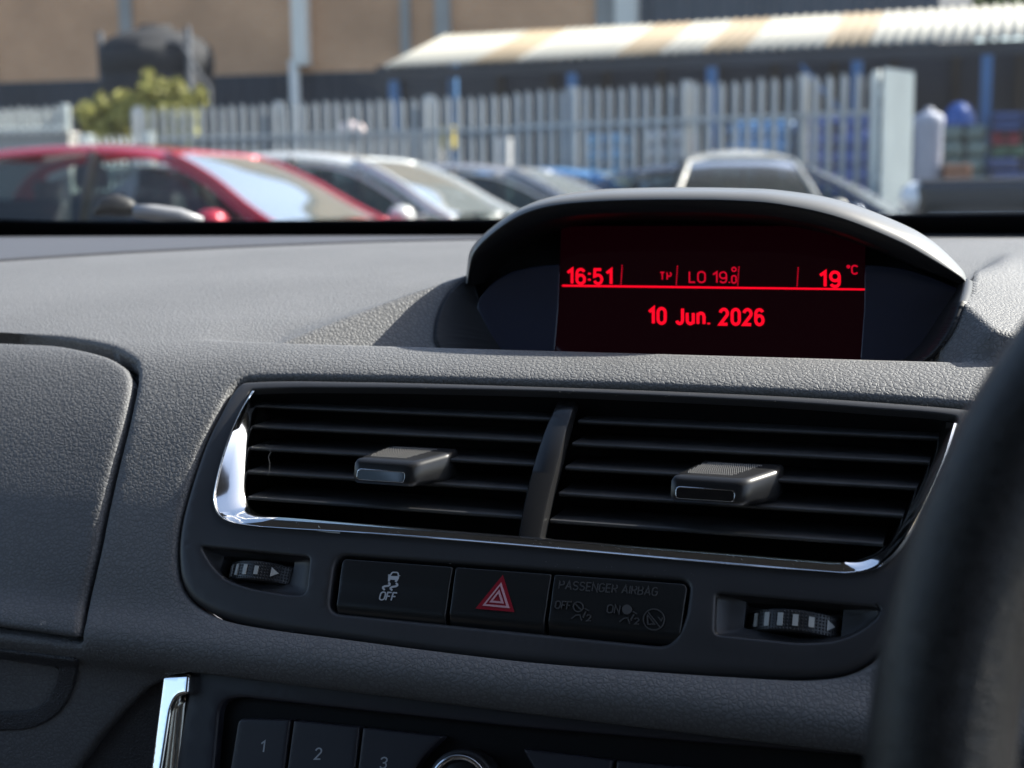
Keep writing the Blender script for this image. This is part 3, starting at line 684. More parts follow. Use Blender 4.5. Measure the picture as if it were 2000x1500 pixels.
# ------------------------------------------------------------------ thumbwheels
def thumbwheel(rec, slot, wl, wr, wt, wb, marks, label):
    a = resample(MAIN.uvs(rec), n=72); b = resample(MAIN.uvs(slot, -.007), n=72)
    ca, cb = a.mean(0), b.mean(0)
    aa = np.arctan2(a[:, 1] - ca[1], (a[:, 0] - ca[0])); bb = np.arctan2(b[:, 1] - cb[1], b[:, 0] - cb[0])
    sh = np.argmin([np.sum((np.roll(b, k, 0) - cb - a + ca) ** 2) for k in range(72)]); b = np.roll(b, sh, 0)
    lay = [(0, -.0015), (0, -.0026), (.06, -.0034), (.5, -.0054), (.93, -.0068), (1, -.0072), (1, -.016)]
    V, Fc = [], []
    for f, h in lay:
        q = a * (1 - f) + b * f; V += list(MAIN.P(q, h))
    for k in range(len(lay) - 1):
        for i in range(72): j = (i + 1) % 72; Fc.append((k * 72 + i, k * 72 + j, (k + 1) * 72 + j, (k + 1) * 72 + i))
    Fc.append(tuple(range((len(lay) - 1) * 72, len(lay) * 72)))
    o = obj('thumbwheel_recess', V, Fc, M['bezel'], DASH); dpart(o)
    bm = bmesh.new(); bm.from_mesh(o.data); bmesh.ops.recalc_face_normals(bm, faces=bm.faces); bmesh.ops.reverse_faces(bm, faces=bm.faces)
    c_ = bm.faces[:][0]
    bm.to_mesh(o.data); bm.free(); autosmooth(o, 45)
    # wheel: axis along the panel's up direction
    pl_, pr_ = MAIN.uv(wl, (wt[0] + wb[0]) / 2, -.004), MAIN.uv(wr, (wt[1] + wb[1]) / 2, -.004)
    xm = (pl_[0] + pr_[0]) / 2; hw = (pr_[0] - pl_[0]) / 2; t0 = MAIN.uv((wl + wr) / 2, (wb[0] + wb[1]) / 2, 0)[1]; t1 = MAIN.uv((wl + wr) / 2, (wt[0] + wt[1]) / 2, 0)[1]
    Rw = hw * 1.16; tm = (t0 + t1) / 2; Ht = (t1 - t0)
    y0, z0 = MAIN.yz(tm, -.0005 - Rw); nb = np.array([np.interp(tm, MAIN.t, MAIN.n[:, 0]), np.interp(tm, MAIN.t, MAIN.n[:, 1])])   # outwards
    tv = np.array([nb[1], -nb[0]])
    def wp(ang, v, rad):                         # ang from the outward normal, + to the right
        x = xm + rad * math.sin(ang); k = rad * math.cos(ang)
        return (x, y0 + nb[0] * k + tv[0] * v, z0 + nb[1] * k + tv[1] * v + EYE[2])
    WH = empty('thumbwheel', wp(0, 0, 0)); WH.parent = DASH; bpy.context.view_layer.update(); dpart(WH); bpy.context.view_layer.update(); WH['label'] = label
    bm = bmesh.new(); n = 64; rings = []
    for v, rad in ((-Ht / 2, Rw * .75), (-Ht / 2, Rw - .0006), (-Ht / 2 + .0006, Rw), (Ht / 2 - .0006, Rw), (Ht / 2, Rw - .0006), (Ht / 2, Rw * .75)):
        rings.append([bm.verts.new(wp(2 * math.pi * k / n, v, rad)) for k in range(n)])
    for A, B in zip(rings, rings[1:]):
        for k in range(n): bm.faces.new((A[k], A[(k + 1) % n], B[(k + 1) % n], B[k]))
    # knurl studs
    for i in range(34):
        for j in range(6):
            ang = -1.15 + 2.3 * (i + .5) / 34; v = -Ht / 2 + Ht * (j + .8) / 6.6
            da, dv = .024, Ht * .052
            q = [bm.verts.new(wp(ang + sa * da, v + sv * dv, Rw - .0001)) for sa, sv in ((-1, -1), (1, -1), (1, 1), (-1, 1))]
            top = bm.verts.new(wp(ang, v, Rw + .00045))
            for k in range(4): bm.faces.new((q[k], q[(k + 1) % 4], top))
    o = fromb('wheel', bm, M['knurl'], WH); o.matrix_parent_inverse = WH.matrix_world.inverted(); autosmooth(o, 25)
    for ang, hw_, hh_, tri in marks:
        V, n2 = [], 5
        for k in range(n2):
            a_ = ang + hw_ * (2 * k / (n2 - 1) - 1); hk = hh_ * (1 - k / (n2 - 1)) if tri else hh_
            for rad in (Rw - .0004, Rw + .0006): V += [wp(a_, -Ht * .5 * hk + (.0), rad), wp(a_, Ht * .5 * hk, rad)]
        Fc = []
        for k in range(n2 - 1):
            s0, s1 = k * 4, k * 4 + 4
            Fc += [(s0 + 2, s1 + 2, s1 + 3, s0 + 3), (s0, s1, s1 + 2, s0 + 2), (s0 + 3, s1 + 3, s1 + 1, s0 + 1)]
        Fc += [(0, 2, 3, 1), (n2 * 4 - 4, n2 * 4 - 3, n2 * 4 - 1, n2 * 4 - 2)]
        o = obj('marking', V, Fc, M['mark'], WH, smooth=False); o.matrix_parent_inverse = WH.matrix_world.inverted()
thumbwheel(LREC, [(437, 1086), (576, 1098), (565, 1141), (510, 1141), (428, 1128)], 437, 572, (1090, 1099), (1126, 1139),
           [(-.955, .03, .62, False), (-.756, .04, .62, False), (-.517, .045, .58, False), (-.243, .045, .52, False), (.05, .045, .44, False), (.467, .085, .5, True)], 'thumbwheel near the passenger side with five bars and an arrow')
thumbwheel(RREC, [(1458, 1176), (1648, 1191), (1642, 1244), (1560, 1247), (1452, 1226)], 1460, 1643, (1183, 1195), (1224, 1241),
           [(-.79, .045, .62, False), (-.507, .05, .62, False), (-.233, .05, .58, False), (.05, .05, .52, False), (.34, .05, .46, False), (.727, .085, .5, True)], 'thumbwheel nearest the steering wheel with five bars and an arrow')

# ------------------------------------------------------------------ button row
dpart(sheet('switch_backing', M['black'], DASH, MAIN, MAIN.uvs(grow(BREC, 5)), step=.01, r=0, depth=.002, base=-.0072))
def brow(u): return (u - 668) * .0735            # the row's slope in the picture
def button(name, x0, x1, rad, label, skew=(0, 0)):
    q = [(x0, 1091 + brow(x0)), (x1, 1091 + brow(x1)), (x1 - 18 + skew[1], 1211 + brow(x1 - 18)), (x0 - 16 + skew[0], 1211 + brow(x0 - 16))]
    out = MAIN.uvs(rrect(q, rad), .0002)
    tA = MAIN.uv(x0, 1181 + brow(x0), 0)[1]; tB = MAIN.uv(x0, 1211 + brow(x0), 0)[1]
    def hf(P): 
        s = np.clip((tA - P[:, 1]) / (tA - tB), 0, 1.2); c = np.clip((P[:, 1] - tA) / .012, 0, 1)
        return -.0052 * s * (0.35 + .65 * s) - .0008 * (1 - (2 * c - 1) ** 2) * .5
    o = dpart(sheet(name, M['button'], DASH, MAIN, out, step=.0022, r=.0006, depth=.006, base=.0002, hfun=hf, bs=.0008)); o['label'] = label; return o
B1 = button('switch_button', 669, 884, [10, 3, 3, 24], 'button with white skidding car symbol and OFF')
B2 = button('switch_button', 890, 1077, [3, 3, 3, 3], 'button with red hazard warning triangle')
B3 = button('switch_button', 1083, 1343, [3, 14, 30, 3], 'blank button embossed PASSENGER AIRBAG')
HB = .0004
d = Decal(MAIN, HB)
def Z1(a, b): return (680 + a / 11.11, 1090 + b / 11.11)
d.poly([Z1(*p) for p in ((870, 385), (1095, 395), (1100, 430), (1075, 480), (905, 465), (865, 470))])
d.poly([Z1(*p) for p in ((865, 462), (912, 466), (900, 508), (862, 505))]).poly([Z1(*p) for p in ((1018, 476), (1078, 478), (1048, 520), (1010, 516))])
d.stroke([Z1(*p) for p in ((905, 388), (945, 325), (975, 308), (1060, 312), (1085, 330), (1088, 392))], 2.4)
d.poly([Z1(*p) for p in ((862, 358), (915, 355), (900, 382), (870, 378))]).poly([Z1(*p) for p in ((1090, 368), (1135, 380), (1100, 398), (1085, 392))])
for ox, oy in ((0, 0), (165, 12)):
    d.stroke([Z1(p + ox, q + oy) for p, q in ((872, 530), (900, 555), (900, 580), (870, 600), (790, 612), (755, 632), (755, 655), (790, 690))], 3.6)
d.text('OFF', 740.0, 776.5, 1154.5, 1172.5, 2.5, .26, .06, .2)
d.build('traction_symbol', M['print'], B1)
def Z2(a, b): return (900 + a / 12.5, 1100 + b / 12.5)
T0 = [Z2(1028, 285), Z2(1305, 1192), Z2(355, 1108)]; T1 = [Z2(985, 465), Z2(1190, 1100), Z2(525, 1035)]; T2 = [Z2(958, 550), Z2(1112, 1042), Z2(603, 998)]; T3 = [Z2(940, 640), Z2(1050, 985), Z2(692, 955)]; T4 = [Z2(915, 738), Z2(975, 932), Z2(780, 912)]
Decal(MAIN, HB).poly(T0).build('warning_triangle', M['hazred'], B2)
d = Decal(MAIN, HB + .00012)
for A_, B_ in ((T1, T2), (T3, T4)):
    for i in range(3): j = (i + 1) % 3; d.poly([A_[i], A_[j], B_[j], B_[i]])
d.build('triangle_outline', M['hazpink'], B2)
d = Decal(MAIN, .00048, .0006)
def Z3(a, b): return (1060 + a / 6.667, 1110 + b / 6.667)
d.text('PASSENGER AIRBAG', *[Z3(200, 0)[0], Z3(1500, 0)[0], Z3(0, 150)[1], Z3(0, 268)[1]], 2.1, .14, .073, .2)
d.text('OFF', *[Z3(155, 0)[0], Z3(375, 0)[0], Z3(0, 415)[1], Z3(0, 525)[1]], 2.0, .14, .073, .2)
d.text('ON', *[Z3(830, 0)[0], Z3(1015, 0)[0], Z3(0, 465)[1], Z3(0, 580)[1]], 2.0, .14, .073, .2)
d.ring(Z3(460, 500), 9.5, 2, 20).stroke([Z3(415, 455), Z3(505, 545)], 2)
d.disc(Z3(1095, 535), 9.5)
for ox, oy in ((0, 0), (625, 40)):
    d.stroke([Z3(370 + ox, 655 + oy), Z3(430 + ox, 610 + oy), Z3(480 + ox, 605 + oy), Z3(505 + ox, 680 + oy)], 2).stroke([Z3(520 + ox, 640 + oy), Z3(560 + ox, 560 + oy)], 2.4).stroke([Z3(545 + ox, 520 + oy), Z3(600 + ox, 550 + oy)], 2)
    d.text('2', Z3(565 + ox, 0)[0], Z3(630 + ox, 0)[0], Z3(0, 600 + oy)[1], Z3(0, 690 + oy)[1], 1.9)
d.ring(Z3(1445, 665), 20.5, 2, 28).stroke([Z3(1370, 570), Z3(1520, 760)], 2.2)
d.stroke([Z3(1360, 600), Z3(1365, 725), Z3(1455, 725), Z3(1360, 600)], 2).stroke([Z3(1500, 630), Z3(1540, 680), Z3(1560, 640)], 2)
o = d.build('lettering', M['emboss'], B3)

# ------------------------------------------------------------------ console side, chrome strip, audio unit
dpart(sheet('console_side', M['console'], DASH, MAIN, MAIN.uvs([(380, 1300), (320, 1318), (250, 1350), (180, 1410), (110, 1490), (40, 1580), (20, 1760), (330, 1760)], -.006), step=.008, r=.002, depth=.006, base=-.006))
RAD = Curve([(.478, -.4608), (.5610, -.2290), (.5675, -.2098)], smooth=False)
FAS = dpart(sheet('audio_unit', M['radio'], DASH, RAD, RAD.uvs([(375, 1296), (700, 1334), (1000, 1372), (1350, 1404), (1720, 1430), (1840, 1438), (1840, 1760), (300, 1760)], -.003),
            [RAD.uvs(rrect([(423, 1364), (472, 1363), (700, 1388), (1000, 1420), (1350, 1450), (1692, 1478), (1680, 1740), (390, 1740)], [30, 10, 10, 10, 10, 14, 10, 10]))],
            step=.007, r=.002, depth=.008, base=-.003, hole_r=.0018, hole_depth=.006))
dpart(sheet('audio_backing', M['black'], DASH, RAD, RAD.uvs([(380, 1340), (1730, 1440), (1730, 1760), (330, 1760)]), step=.01, r=0, depth=.001, base=-.0088))
CSX, CST = RAD.uv(330, 1400)
dpart(sheet('chrome_strip', M['chrome'], DASH, RAD, RAD.uvs(rrect([(313, 1319), (373, 1316), (371, 1355), (345, 1360), (335, 1385), (322, 1500), (292, 1760), (262, 1760), (297, 1500)], [8, 6, 3, 12, 8, 10, 2, 2, 10]), .001),
            step=.002, r=.0016, depth=.010, base=.002, bs=.0008, hfun=lambda P: .22 * (P[:, 0] - CSX - .30 * (P[:, 1] - CST))))
dpart(sheet('satin_strip', M['satchrome'], DASH, RAD, RAD.uvs(rrect([(334, 1390), (341, 1370), (362, 1366), (350, 1500), (322, 1760), (294, 1760), (324, 1500)], [3, 6, 4, 5, 2, 2, 5]), -.003),
            step=.002, r=.003, depth=.006, base=-.003, bs=.0008))
def preset(q, rad, num, nx0, ny0, nx1, ny1):
    o = dpart(sheet('preset_button', M['radio'], DASH, RAD, RAD.uvs(rrect(q, rad), -.002), step=.003, r=.0012, depth=.006, base=-.002, bs=.0008))
    o['label'] = 'radio button printed ' + num if num else 'blank radio button'
    if num: Decal(RAD, -.0018).text(num, nx0, nx1, ny0, ny1, 2.7, .14).build('numeral', M['print'], o)
preset([(465, 1402), (567, 1405), (551, 1530), (446, 1520)], [14, 3, 3, 3], '1', 509, 1446, 518.5, 1470)
preset([(573, 1406), (702, 1419), (688, 1545), (556, 1532)], [3, 3, 3, 3], '2', 613, 1460, 629, 1484)
preset([(708, 1420), (866, 1438), (822, 1482), (798, 1530), (790, 1560), (693, 1545)], [3, 6, 20, 20, 3, 3], '3', 741, 1478, 757, 1502)
preset([(1020, 1462), (1196, 1484), (1186, 1600), (1075, 1590), (1058, 1530)], [6, 3, 3, 3, 20], '', 0, 0, 0, 0)
preset([(1204, 1485), (1440, 1508), (1430, 1620), (1194, 1600)], [3, 3, 3, 3], '', 0, 0, 0, 0)
# volume knob
kc = RAD.at(899, 1537, .004); kn = np.array([0, -math.cos(R_(19.7)), math.sin(R_(19.7))]); ku = np.array([0, math.sin(R_(19.7)), math.cos(R_(19.7))]); kx_ = np.array([1., 0, 0])
def lathe(prof, n=64):
    V, Fc = [], []
    for rad, h in prof: V += [kc + kn * h + (kx_ * math.cos(2 * math.pi * k / n) + ku * math.sin(2 * math.pi * k / n)) * rad for k in range(n)]
    for i in range(len(prof) - 1):
        for k in range(n): Fc.append((i * n + k, i * n + (k + 1) % n, (i + 1) * n + (k + 1) % n, (i + 1) * n + k))
    return V, Fc
V, Fc = lathe([(.0168, -.012), (.0166, -.002), (.0162, 0), (.0146, .0005)]); KN = dpart(obj('volume_knob', V, Fc, M['knurl'], DASH))
V, Fc = lathe([(.0146, 0), (.0145, .0022), (.0138, .0032), (.0124, .0028), (.0116, .0012), (.0114, -.001)]); obj('knob_ring', V, Fc, M['chrome'], KN)
V, Fc = lathe([(.0115, .0004), (.010, .0012), (.0001, .0014)]); obj('knob_cap', V, Fc, M['button'], KN)

# specks of dust and a fibre or two
rd_ = random.Random(11); V, Fc = [], []
def speck(a, b, h, r):
    q = MAIN.uv(a, b, h); n = 5; o = len(V); ph = rd_.random() * 6
    for k in range(n):
        rr = r * rd_.uniform(.6, 1.2); V.append(MAIN.P(q + np.array([math.cos(ph + k * 1.257) * rr, math.sin(ph + k * 1.257) * rr]), h)[0])
    Fc.append(tuple(range(o, o + n)))
for _ in range(34): x_ = rd_.uniform(540, 1650); speck(x_, 1022 + (x_ - 540) * .073 + rd_.uniform(-4, 8), .0019, rd_.uniform(.00010, .00026))
for _ in range(40): x_ = rd_.uniform(400, 1700); speck(x_, 1050 + (x_ - 400) * .070 + rd_.uniform(0, 26), .0003, rd_.uniform(.00007, .00014))
for _ in range(16): x_ = rd_.uniform(700, 1850); speck(x_, 752 + (x_ - 700) * .034 + rd_.uniform(-6, 5), .0003, rd_.uniform(.00008, .00018))
dst = dpart(obj('dust_haze', V, Fc, mat('dust_haze', (.45, .44, .42), .9), DASH, smooth=False)); dst['kind'] = 'stuff'
def fibre(pts, h):
    d_ = Decal(MAIN, h, .00005); d_.stroke(pts, 1.1); return d_
fb = Decal(MAIN, -.0068, .00005); fb.stroke([(526, 876), (529, 883), (524, 892), (527, 905), (526, 918), (523, 929)], 1.2); fb.stroke([(519, 868), (526, 873), (534, 870)], 1.0)
dpart(fb.build('fibre', mat('fibre', (.09, .09, .09), .9), DASH))
sc_ = Decal(MAIN, .0012, .00005); sc_.stroke([(612, 1035), (640, 1039), (664, 1041)], 2.2); sc_.stroke([(622, 1027), (624, 1031)], 1.6)
dpart(sc_.build('scratch', mat('scratch', (.55, .54, .50), .6), DASH))

# ================================================================== STEERING WHEEL
SWC = Vector((.1762, .3108, .9204)); nrm = Vector((0, -math.cos(R_(20)), math.sin(R_(20)))); sa = Vector((1, 0, 0)); sb = nrm.cross(sa).normalized()
if sb.z < 0: sb = -sb
SW = empty('steering_wheel', tuple(SWC)); tag(SW, 'black leather steering wheel rim blurred close to the camera', 'steering wheel')
def swp(a, r, n=0): return sa * (r * math.cos(a)) + sb * (r * math.sin(a)) + nrm * n
V, Fc, n1, n2 = [], [], 128, 20
for i in range(n1):
    a = 2 * math.pi * i / n1
    for k in range(n2):
        b = 2 * math.pi * k / n2; V.append(swp(a, .185 + .0165 * math.cos(b), .0165 * math.sin(b)))
for i in range(n1):
    for k in range(n2): Fc.append((i * n2 + k, ((i + 1) % n1) * n2 + k, ((i + 1) % n1) * n2 + (k + 1) % n2, i * n2 + (k + 1) % n2))
obj('rim', V, Fc, M['leather'], SW)
bm = bmesh.new(); g = bmesh.ops.create_uvsphere(bm, u_segments=32, v_segments=16, radius=1)
for v in g['verts']: q = v.co.copy(); v.co = sa * (q.x * .072) + sb * (q.y * .062) + nrm * (q.z * .03 - .02)
fromb('hub', bm, M['bezel'], SW, smooth=True)
for a in (math.pi * 1.02, -math.pi * .02, math.pi * 1.5):
    bm = bmesh.new(); tube(bm, [swp(a, .05, -.025), swp(a, .11, -.022), swp(a, .178, -.004)], [.026, .017, .013], 12)
    fromb('spoke', bm, M['bezel'], SW, smooth=True)

# ================================================================== CAR BODY ROUND THE CAMERA
CAB = empty('car_cabin', (-.2, -.3, 0)); tag(CAB, 'interior shell of the car the picture is taken from, seen around the windscreen', 'car')
bpy.context.view_layer.update()
def cpart(o): o.matrix_parent_inverse = CAB.matrix_world.inverted(); return o
def cbox(name, m, *bs):
    bm = bmesh.new()
    for b in bs: bbox(bm, *b)
    return cpart(fromb(name, bm, m, CAB))
bm = bmesh.new(); gv = [[bm.verts.new((x, y, z + (1 - ((x + .29) / .83) ** 2) * .05)) for x in np.linspace(-1.12, .54, 9)] for y, z in ((.45, 1.475), (.15, 1.53), (-.5, 1.56), (-1.4, 1.55), (-2.2, 1.45))]
for A, B in zip(gv, gv[1:]):
    for k in range(8): bm.faces.new((A[k], A[k + 1], B[k + 1], B[k]))
bmesh.ops.solidify(bm, geom=bm.faces[:], thickness=.03)
cpart(fromb('roof', bm, M['headliner'], CAB, smooth=True))
for sx in (-1.17, .53):
    cbox('door', M['bezel'], (sx, sx + .06, -2.2, 1.15, .3, .88))
    for ya, za, yb, zb, wd in ((1.12, 1.0, .46, 1.49, .06), (-.35, .88, -.42, 1.55, .10), (-1.3, .88, -1.35, 1.54, .09), (-2.05, .88, -2.0, 1.47, .2)):
        bm = bmesh.new(); beam(bm, (sx + .03, ya, za), (sx + .03 + (.02 if sx < 0 else -.02), yb, zb), wd, .05); cpart(fromb('pillar', bm, M['bezel'], CAB))
cbox('floor', M['rubber'], (-1.11, .53, -2.2, 1.2, .25, .3))
cbox('tailgate', M['bezel'], (-1.11, .53, -2.26, -2.2, .3, .95))
for xs in (-.72, .15):
    bm = bmesh.new(); bbox(bm, xs - .24, xs + .24, -.55, -.02, .32, .55, .06, 3); cpart(fromb('seat', bm, M['console'], CAB, smooth=True))
    bm = bmesh.new(); bbox(bm, xs - .24, xs + .24, -.72, -.55, .45, 1.15, .06, 3); bbox(bm, xs - .13, xs + .13, -.72, -.60, 1.17, 1.38, .04, 3); cpart(fromb('backrest', bm, M['console'], CAB, smooth=True))
tint = bpy.data.materials.new('rear_dimming_glass'); tint.use_nodes = True; t = tint.node_tree; t.nodes.clear()  # unseen rear panes; tint added to cut light from behind
ou = t.nodes.new('ShaderNodeOutputMaterial'); tr = t.nodes.new('ShaderNodeBsdfTransparent'); tr.inputs[0].default_value = (.14, .15, .15, 1); gl = t.nodes.new('ShaderNodeBsdfGlossy'); gl.inputs['Roughness'].default_value = .03
mm = t.nodes.new('ShaderNodeMixShader'); mm.inputs[0].default_value = .06; t.links.new(tr.outputs[0], mm.inputs[1]); t.links.new(gl.outputs[0], mm.inputs[2]); t.links.new(mm.outputs[0], ou.inputs[0])
tint2 = tint.copy(); tint2.name = 'weak_dimming_glass'  # left pane clearer, to give the chrome strip a brighter reflection
for n_ in tint2.node_tree.nodes:
    if n_.type == 'BSDF_TRANSPARENT': n_.inputs[0].default_value = (.6, .62, .62, 1)
for sx in (-1.14, .555): cbox('rear_side_window', tint2 if sx < 0 else tint, (sx - .002, sx + .002, -2.0, -.45, .88, 1.53))
cbox('rear_window', tint, (-1.1, .52, -2.20, -2.196, .95, 1.46))
paint_own = mat('own_silver_paint', (0.35, 0.36, 0.38), 0.3, metal=0.6, coat=1.0)
bm = bmesh.new(); gv = [[bm.verts.new((x, y, z - abs((x + .2) / .75) ** 3 * .08)) for x in np.linspace(-.95, .55, 9)] for y, z in ((1.24, .985), (1.5, .96), (1.85, .90), (2.1, .80), (2.18, .6))]
for A, B in zip(gv, gv[1:]):
    for k in range(8): bm.faces.new((A[k], A[k + 1], B[k + 1], B[k]))
cpart(fromb('bonnet', bm, paint_own, CAB, smooth=True))

# windscreen glass with its black printed border
WS = empty('windscreen', (-.2, 1.2, 1.03)); tag(WS, 'clear slightly dusty windscreen with black border along its lower edge', 'windscreen')
bpy.context.view_layer.update()
def wsp(x, s, out=0.0):                          # s metres up the glass from the lower edge
    bow = ((x + .2) / .75) ** 2
    y = 1.212 - .02 * bow - s * .80; z = EYE[2] - .0300 + s * .50
    return (x, y + out * .5, z + out * .86)
gm = bpy.data.materials.new('windscreen_glass'); gm.use_nodes = True; t = gm.node_tree; t.nodes.clear()
ou = t.nodes.new('ShaderNodeOutputMaterial'); tr = t.nodes.new('ShaderNodeBsdfTransparent'); tr.inputs[0].default_value = (.90, .93, .92, 1)
gl = t.nodes.new('ShaderNodeBsdfGlossy'); gl.inputs['Roughness'].default_value = .02
df = t.nodes.new('ShaderNodeBsdfDiffuse'); df.inputs[0].default_value = (.8, .8, .8, 1)
fr = t.nodes.new('ShaderNodeFresnel'); fr.inputs[0].default_value = 1.25
m1 = t.nodes.new('ShaderNodeMixShader'); m2 = t.nodes.new('ShaderNodeMixShader')
tc = t.nodes.new('ShaderNodeTexCoord'); ns = t.nodes.new('ShaderNodeTexVoronoi'); ns.inputs['Scale'].default_value = 55; ns.inputs['Randomness'].default_value = 1
sp = t.nodes.new('ShaderNodeMapRange'); sp.inputs['From Min'].default_value = .10; sp.inputs['From Max'].default_value = .04; sp.inputs['To Min'].default_value = .045; sp.inputs['To Max'].default_value = .10  # pale specks of dust, over an even haze painted in to lift darks
t.links.new(tc.outputs['Object'], ns.inputs['Vector']); t.links.new(ns.outputs['Distance'], sp.inputs['Value'])
t.links.new(fr.outputs[0], m1.inputs[0]); t.links.new(tr.outputs[0], m1.inputs[1]); t.links.new(gl.outputs[0], m1.inputs[2])
t.links.new(sp.outputs[0], m2.inputs[0]); t.links.new(m1.outputs[0], m2.inputs[1]); t.links.new(df.outputs[0], m2.inputs[2]); t.links.new(m2.outputs[0], ou.inputs[0])
xs = np.linspace(-1.13, .56, 25); ss = np.linspace(0, .93, 8)
V = [wsp(x, s) for s in ss for x in xs]; Fc = [(j * 25 + i, j * 25 + i + 1, (j + 1) * 25 + i + 1, (j + 1) * 25 + i) for j in range(7) for i in range(24)]
o = obj('glass_pane', V, Fc, gm, WS); o.matrix_parent_inverse = WS.matrix_world.inverted()
# border: its upper edge follows the picture
def band_top(x):
    return np.interp(x, [-1.10, -1.0, -.90, -.80, -.60, -.40, -.1, .1, .5], [.063, .049, .042, .040, .0393, .040, .043, .045, .047])
V, Fc = [], []
xs = np.linspace(-1.14, .58, 60)
for x in xs: V += [wsp(x, -.006, -.003), wsp(x, float(band_top(x)), -.003), wsp(x, float(band_top(x)), -.005), wsp(x, -.006, -.005)]
for i in range(59):
    for k in range(4): Fc.append((i * 4 + k, (i + 1) * 4 + k, (i + 1) * 4 + (k + 1) % 4, i * 4 + (k + 1) % 4))
o = obj('black_border', V, Fc, M['frit'], WS, smooth=False); o.matrix_parent_inverse = WS.matrix_world.inverted()

# wiper parked outside the glass
def at(px_, py_, depth):                         # world point on a pixel's ray at a forward depth along the camera axis
    v = np.array([(px_ - CX) / F, (py_ - CY) / F, 1.0]) * depth; return ROT @ v + EYE
WP = empty('windscreen_wiper', tuple(at(280, 440, 1.42))); tag(WP, 'grey wiper arm with dark pivot cap lying outside the windscreen', 'wiper')
bpy.context.view_layer.update()
def wpart(o): o.matrix_parent_inverse = WP.matrix_world.inverted(); return o
bm = bmesh.new(); tube(bm, [at(262, 412, 1.42), at(300, 415, 1.42), at(350, 421, 1.42), at(395, 432, 1.42)], [.007, .0085, .008, .005], 10); wpart(fromb('arm', bm, mat('wiper_grey', (.30, .30, .31), .35), WP, smooth=True))
bm = bmesh.new(); tube(bm, [at(185, 418, 1.43), at(205, 403, 1.43), at(228, 400, 1.43), at(250, 405, 1.43), at(265, 412, 1.43)], [.003, .010, .012, .010, .006], 10); wpart(fromb('pivot_cap', bm, M['rubber'], WP, smooth=True))
#EXTERIOR
# ================================================================== OUTSIDE
M['asphalt'] = mat('asphalt', (0.075, 0.075, 0.078), 0.9, bump=('noise', 60, 0.01), var=(0.8, 0.25))
M['brick'] = mat('brick', (0.33, 0.235, 0.165), 0.9, var=(0.35, 0.28))
t = M['brick'].node_tree; bk = t.nodes.new('ShaderNodeTexBrick'); tcb = t.nodes.new('ShaderNodeTexCoord')
bk.inputs['Color1'].default_value = (.68, .355, .175, 1); bk.inputs['Color2'].default_value = (.62, .315, .15, 1); bk.inputs['Mortar'].default_value = (.58, .47, .37, 1); bk.inputs['Scale'].default_value = 1.0
bk.inputs['Brick Width'].default_value = .225; bk.inputs['Row Height'].default_value = .075; bk.inputs['Mortar Size'].default_value = .008
cb = t.nodes.new('ShaderNodeCombineXYZ'); sx_ = t.nodes.new('ShaderNodeSeparateXYZ'); t.links.new(tcb.outputs['Object'], sx_.inputs[0]); t.links.new(sx_.outputs[0], cb.inputs[0]); t.links.new(sx_.outputs[2], cb.inputs[1])
t.links.new(cb.outputs[0], bk.inputs['Vector'])
vm = t.nodes.new('ShaderNodeVectorMath'); vm.operation = 'MULTIPLY'; t.links.new(bk.outputs['Color'], vm.inputs[0])
mrn = [n for n in t.nodes if n.type == 'MAP_RANGE'][0]; t.links.new(mrn.outputs[0], vm.inputs[1]); t.links.new(vm.outputs[0], t.nodes['Principled BSDF'].inputs['Base Color'])
M['conc'] = mat('concrete', (0.36, 0.35, 0.33), 0.9, var=(1.2, 0.15))
M['whitepaint'] = mat('white_paint', (0.86, 0.82, 0.74), 0.5, var=(2, 0.06))
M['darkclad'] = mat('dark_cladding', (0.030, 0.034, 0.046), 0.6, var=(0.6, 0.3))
M['greyclad'] = mat('grey_cladding', (0.085, 0.095, 0.115), 0.6, var=(0.6, 0.15))
M['galv'] = mat('galvanised', (0.42, 0.44, 0.455), 0.5, metal=0.25, var=(1.5, 0.12))
M['galvpale'] = mat('galvanised_pale', (0.66, 0.69, 0.67), 0.55, metal=0.1, var=(2, 0.08))
M['bluesteel'] = mat('blue_steel', (0.05, 0.14, 0.31), 0.5, var=(2, 0.1))
M['sheetw'] = mat('roof_sheet_white', (0.33, 0.32, 0.28), 0.55, var=(1.5, 0.06))
M['sheett'] = mat('roof_sheet_tan', (0.27, 0.21, 0.135), 0.55, var=(1.5, 0.12))
M['tank'] = mat('tank_plastic', (0.022, 0.023, 0.027), 0.85, var=(1.5, 0.2))
def leafmat(n, c, k=.35):
    m = mat(n, c, 0.6, spec=0.3); t = m.node_tree; p = t.nodes['Principled BSDF']
    g = t.nodes.new('ShaderNodeNewGeometry'); mr = t.nodes.new('ShaderNodeMapRange'); mr.inputs['To Min'].default_value = 1 - k; mr.inputs['To Max'].default_value = 1 + k
    t.links.new(g.outputs['Random Per Island'], mr.inputs['Value']); mx = t.nodes.new('ShaderNodeVectorMath'); mx.operation = 'SCALE'; mx.inputs[0].default_value = c
    t.links.new(mr.outputs[0], mx.inputs['Scale']); t.links.new(mx.outputs[0], p.inputs['Base Color'])
    p.inputs['Subsurface Weight'].default_value = 0.0
    return m
M['leafy'] = leafmat('yellow_green_leaf', (0.30, 0.29, 0.085))
M['leafd'] = leafmat('green_leaf', (0.07, 0.11, 0.03))
M['bark'] = mat('bark', (0.12, 0.09, 0.06), 0.9)
bm = bmesh.new(); bmesh.ops.create_grid(bm, x_segments=2, y_segments=2, size=150); tag(fromb('ground', bm, M['asphalt']), kind='structure')

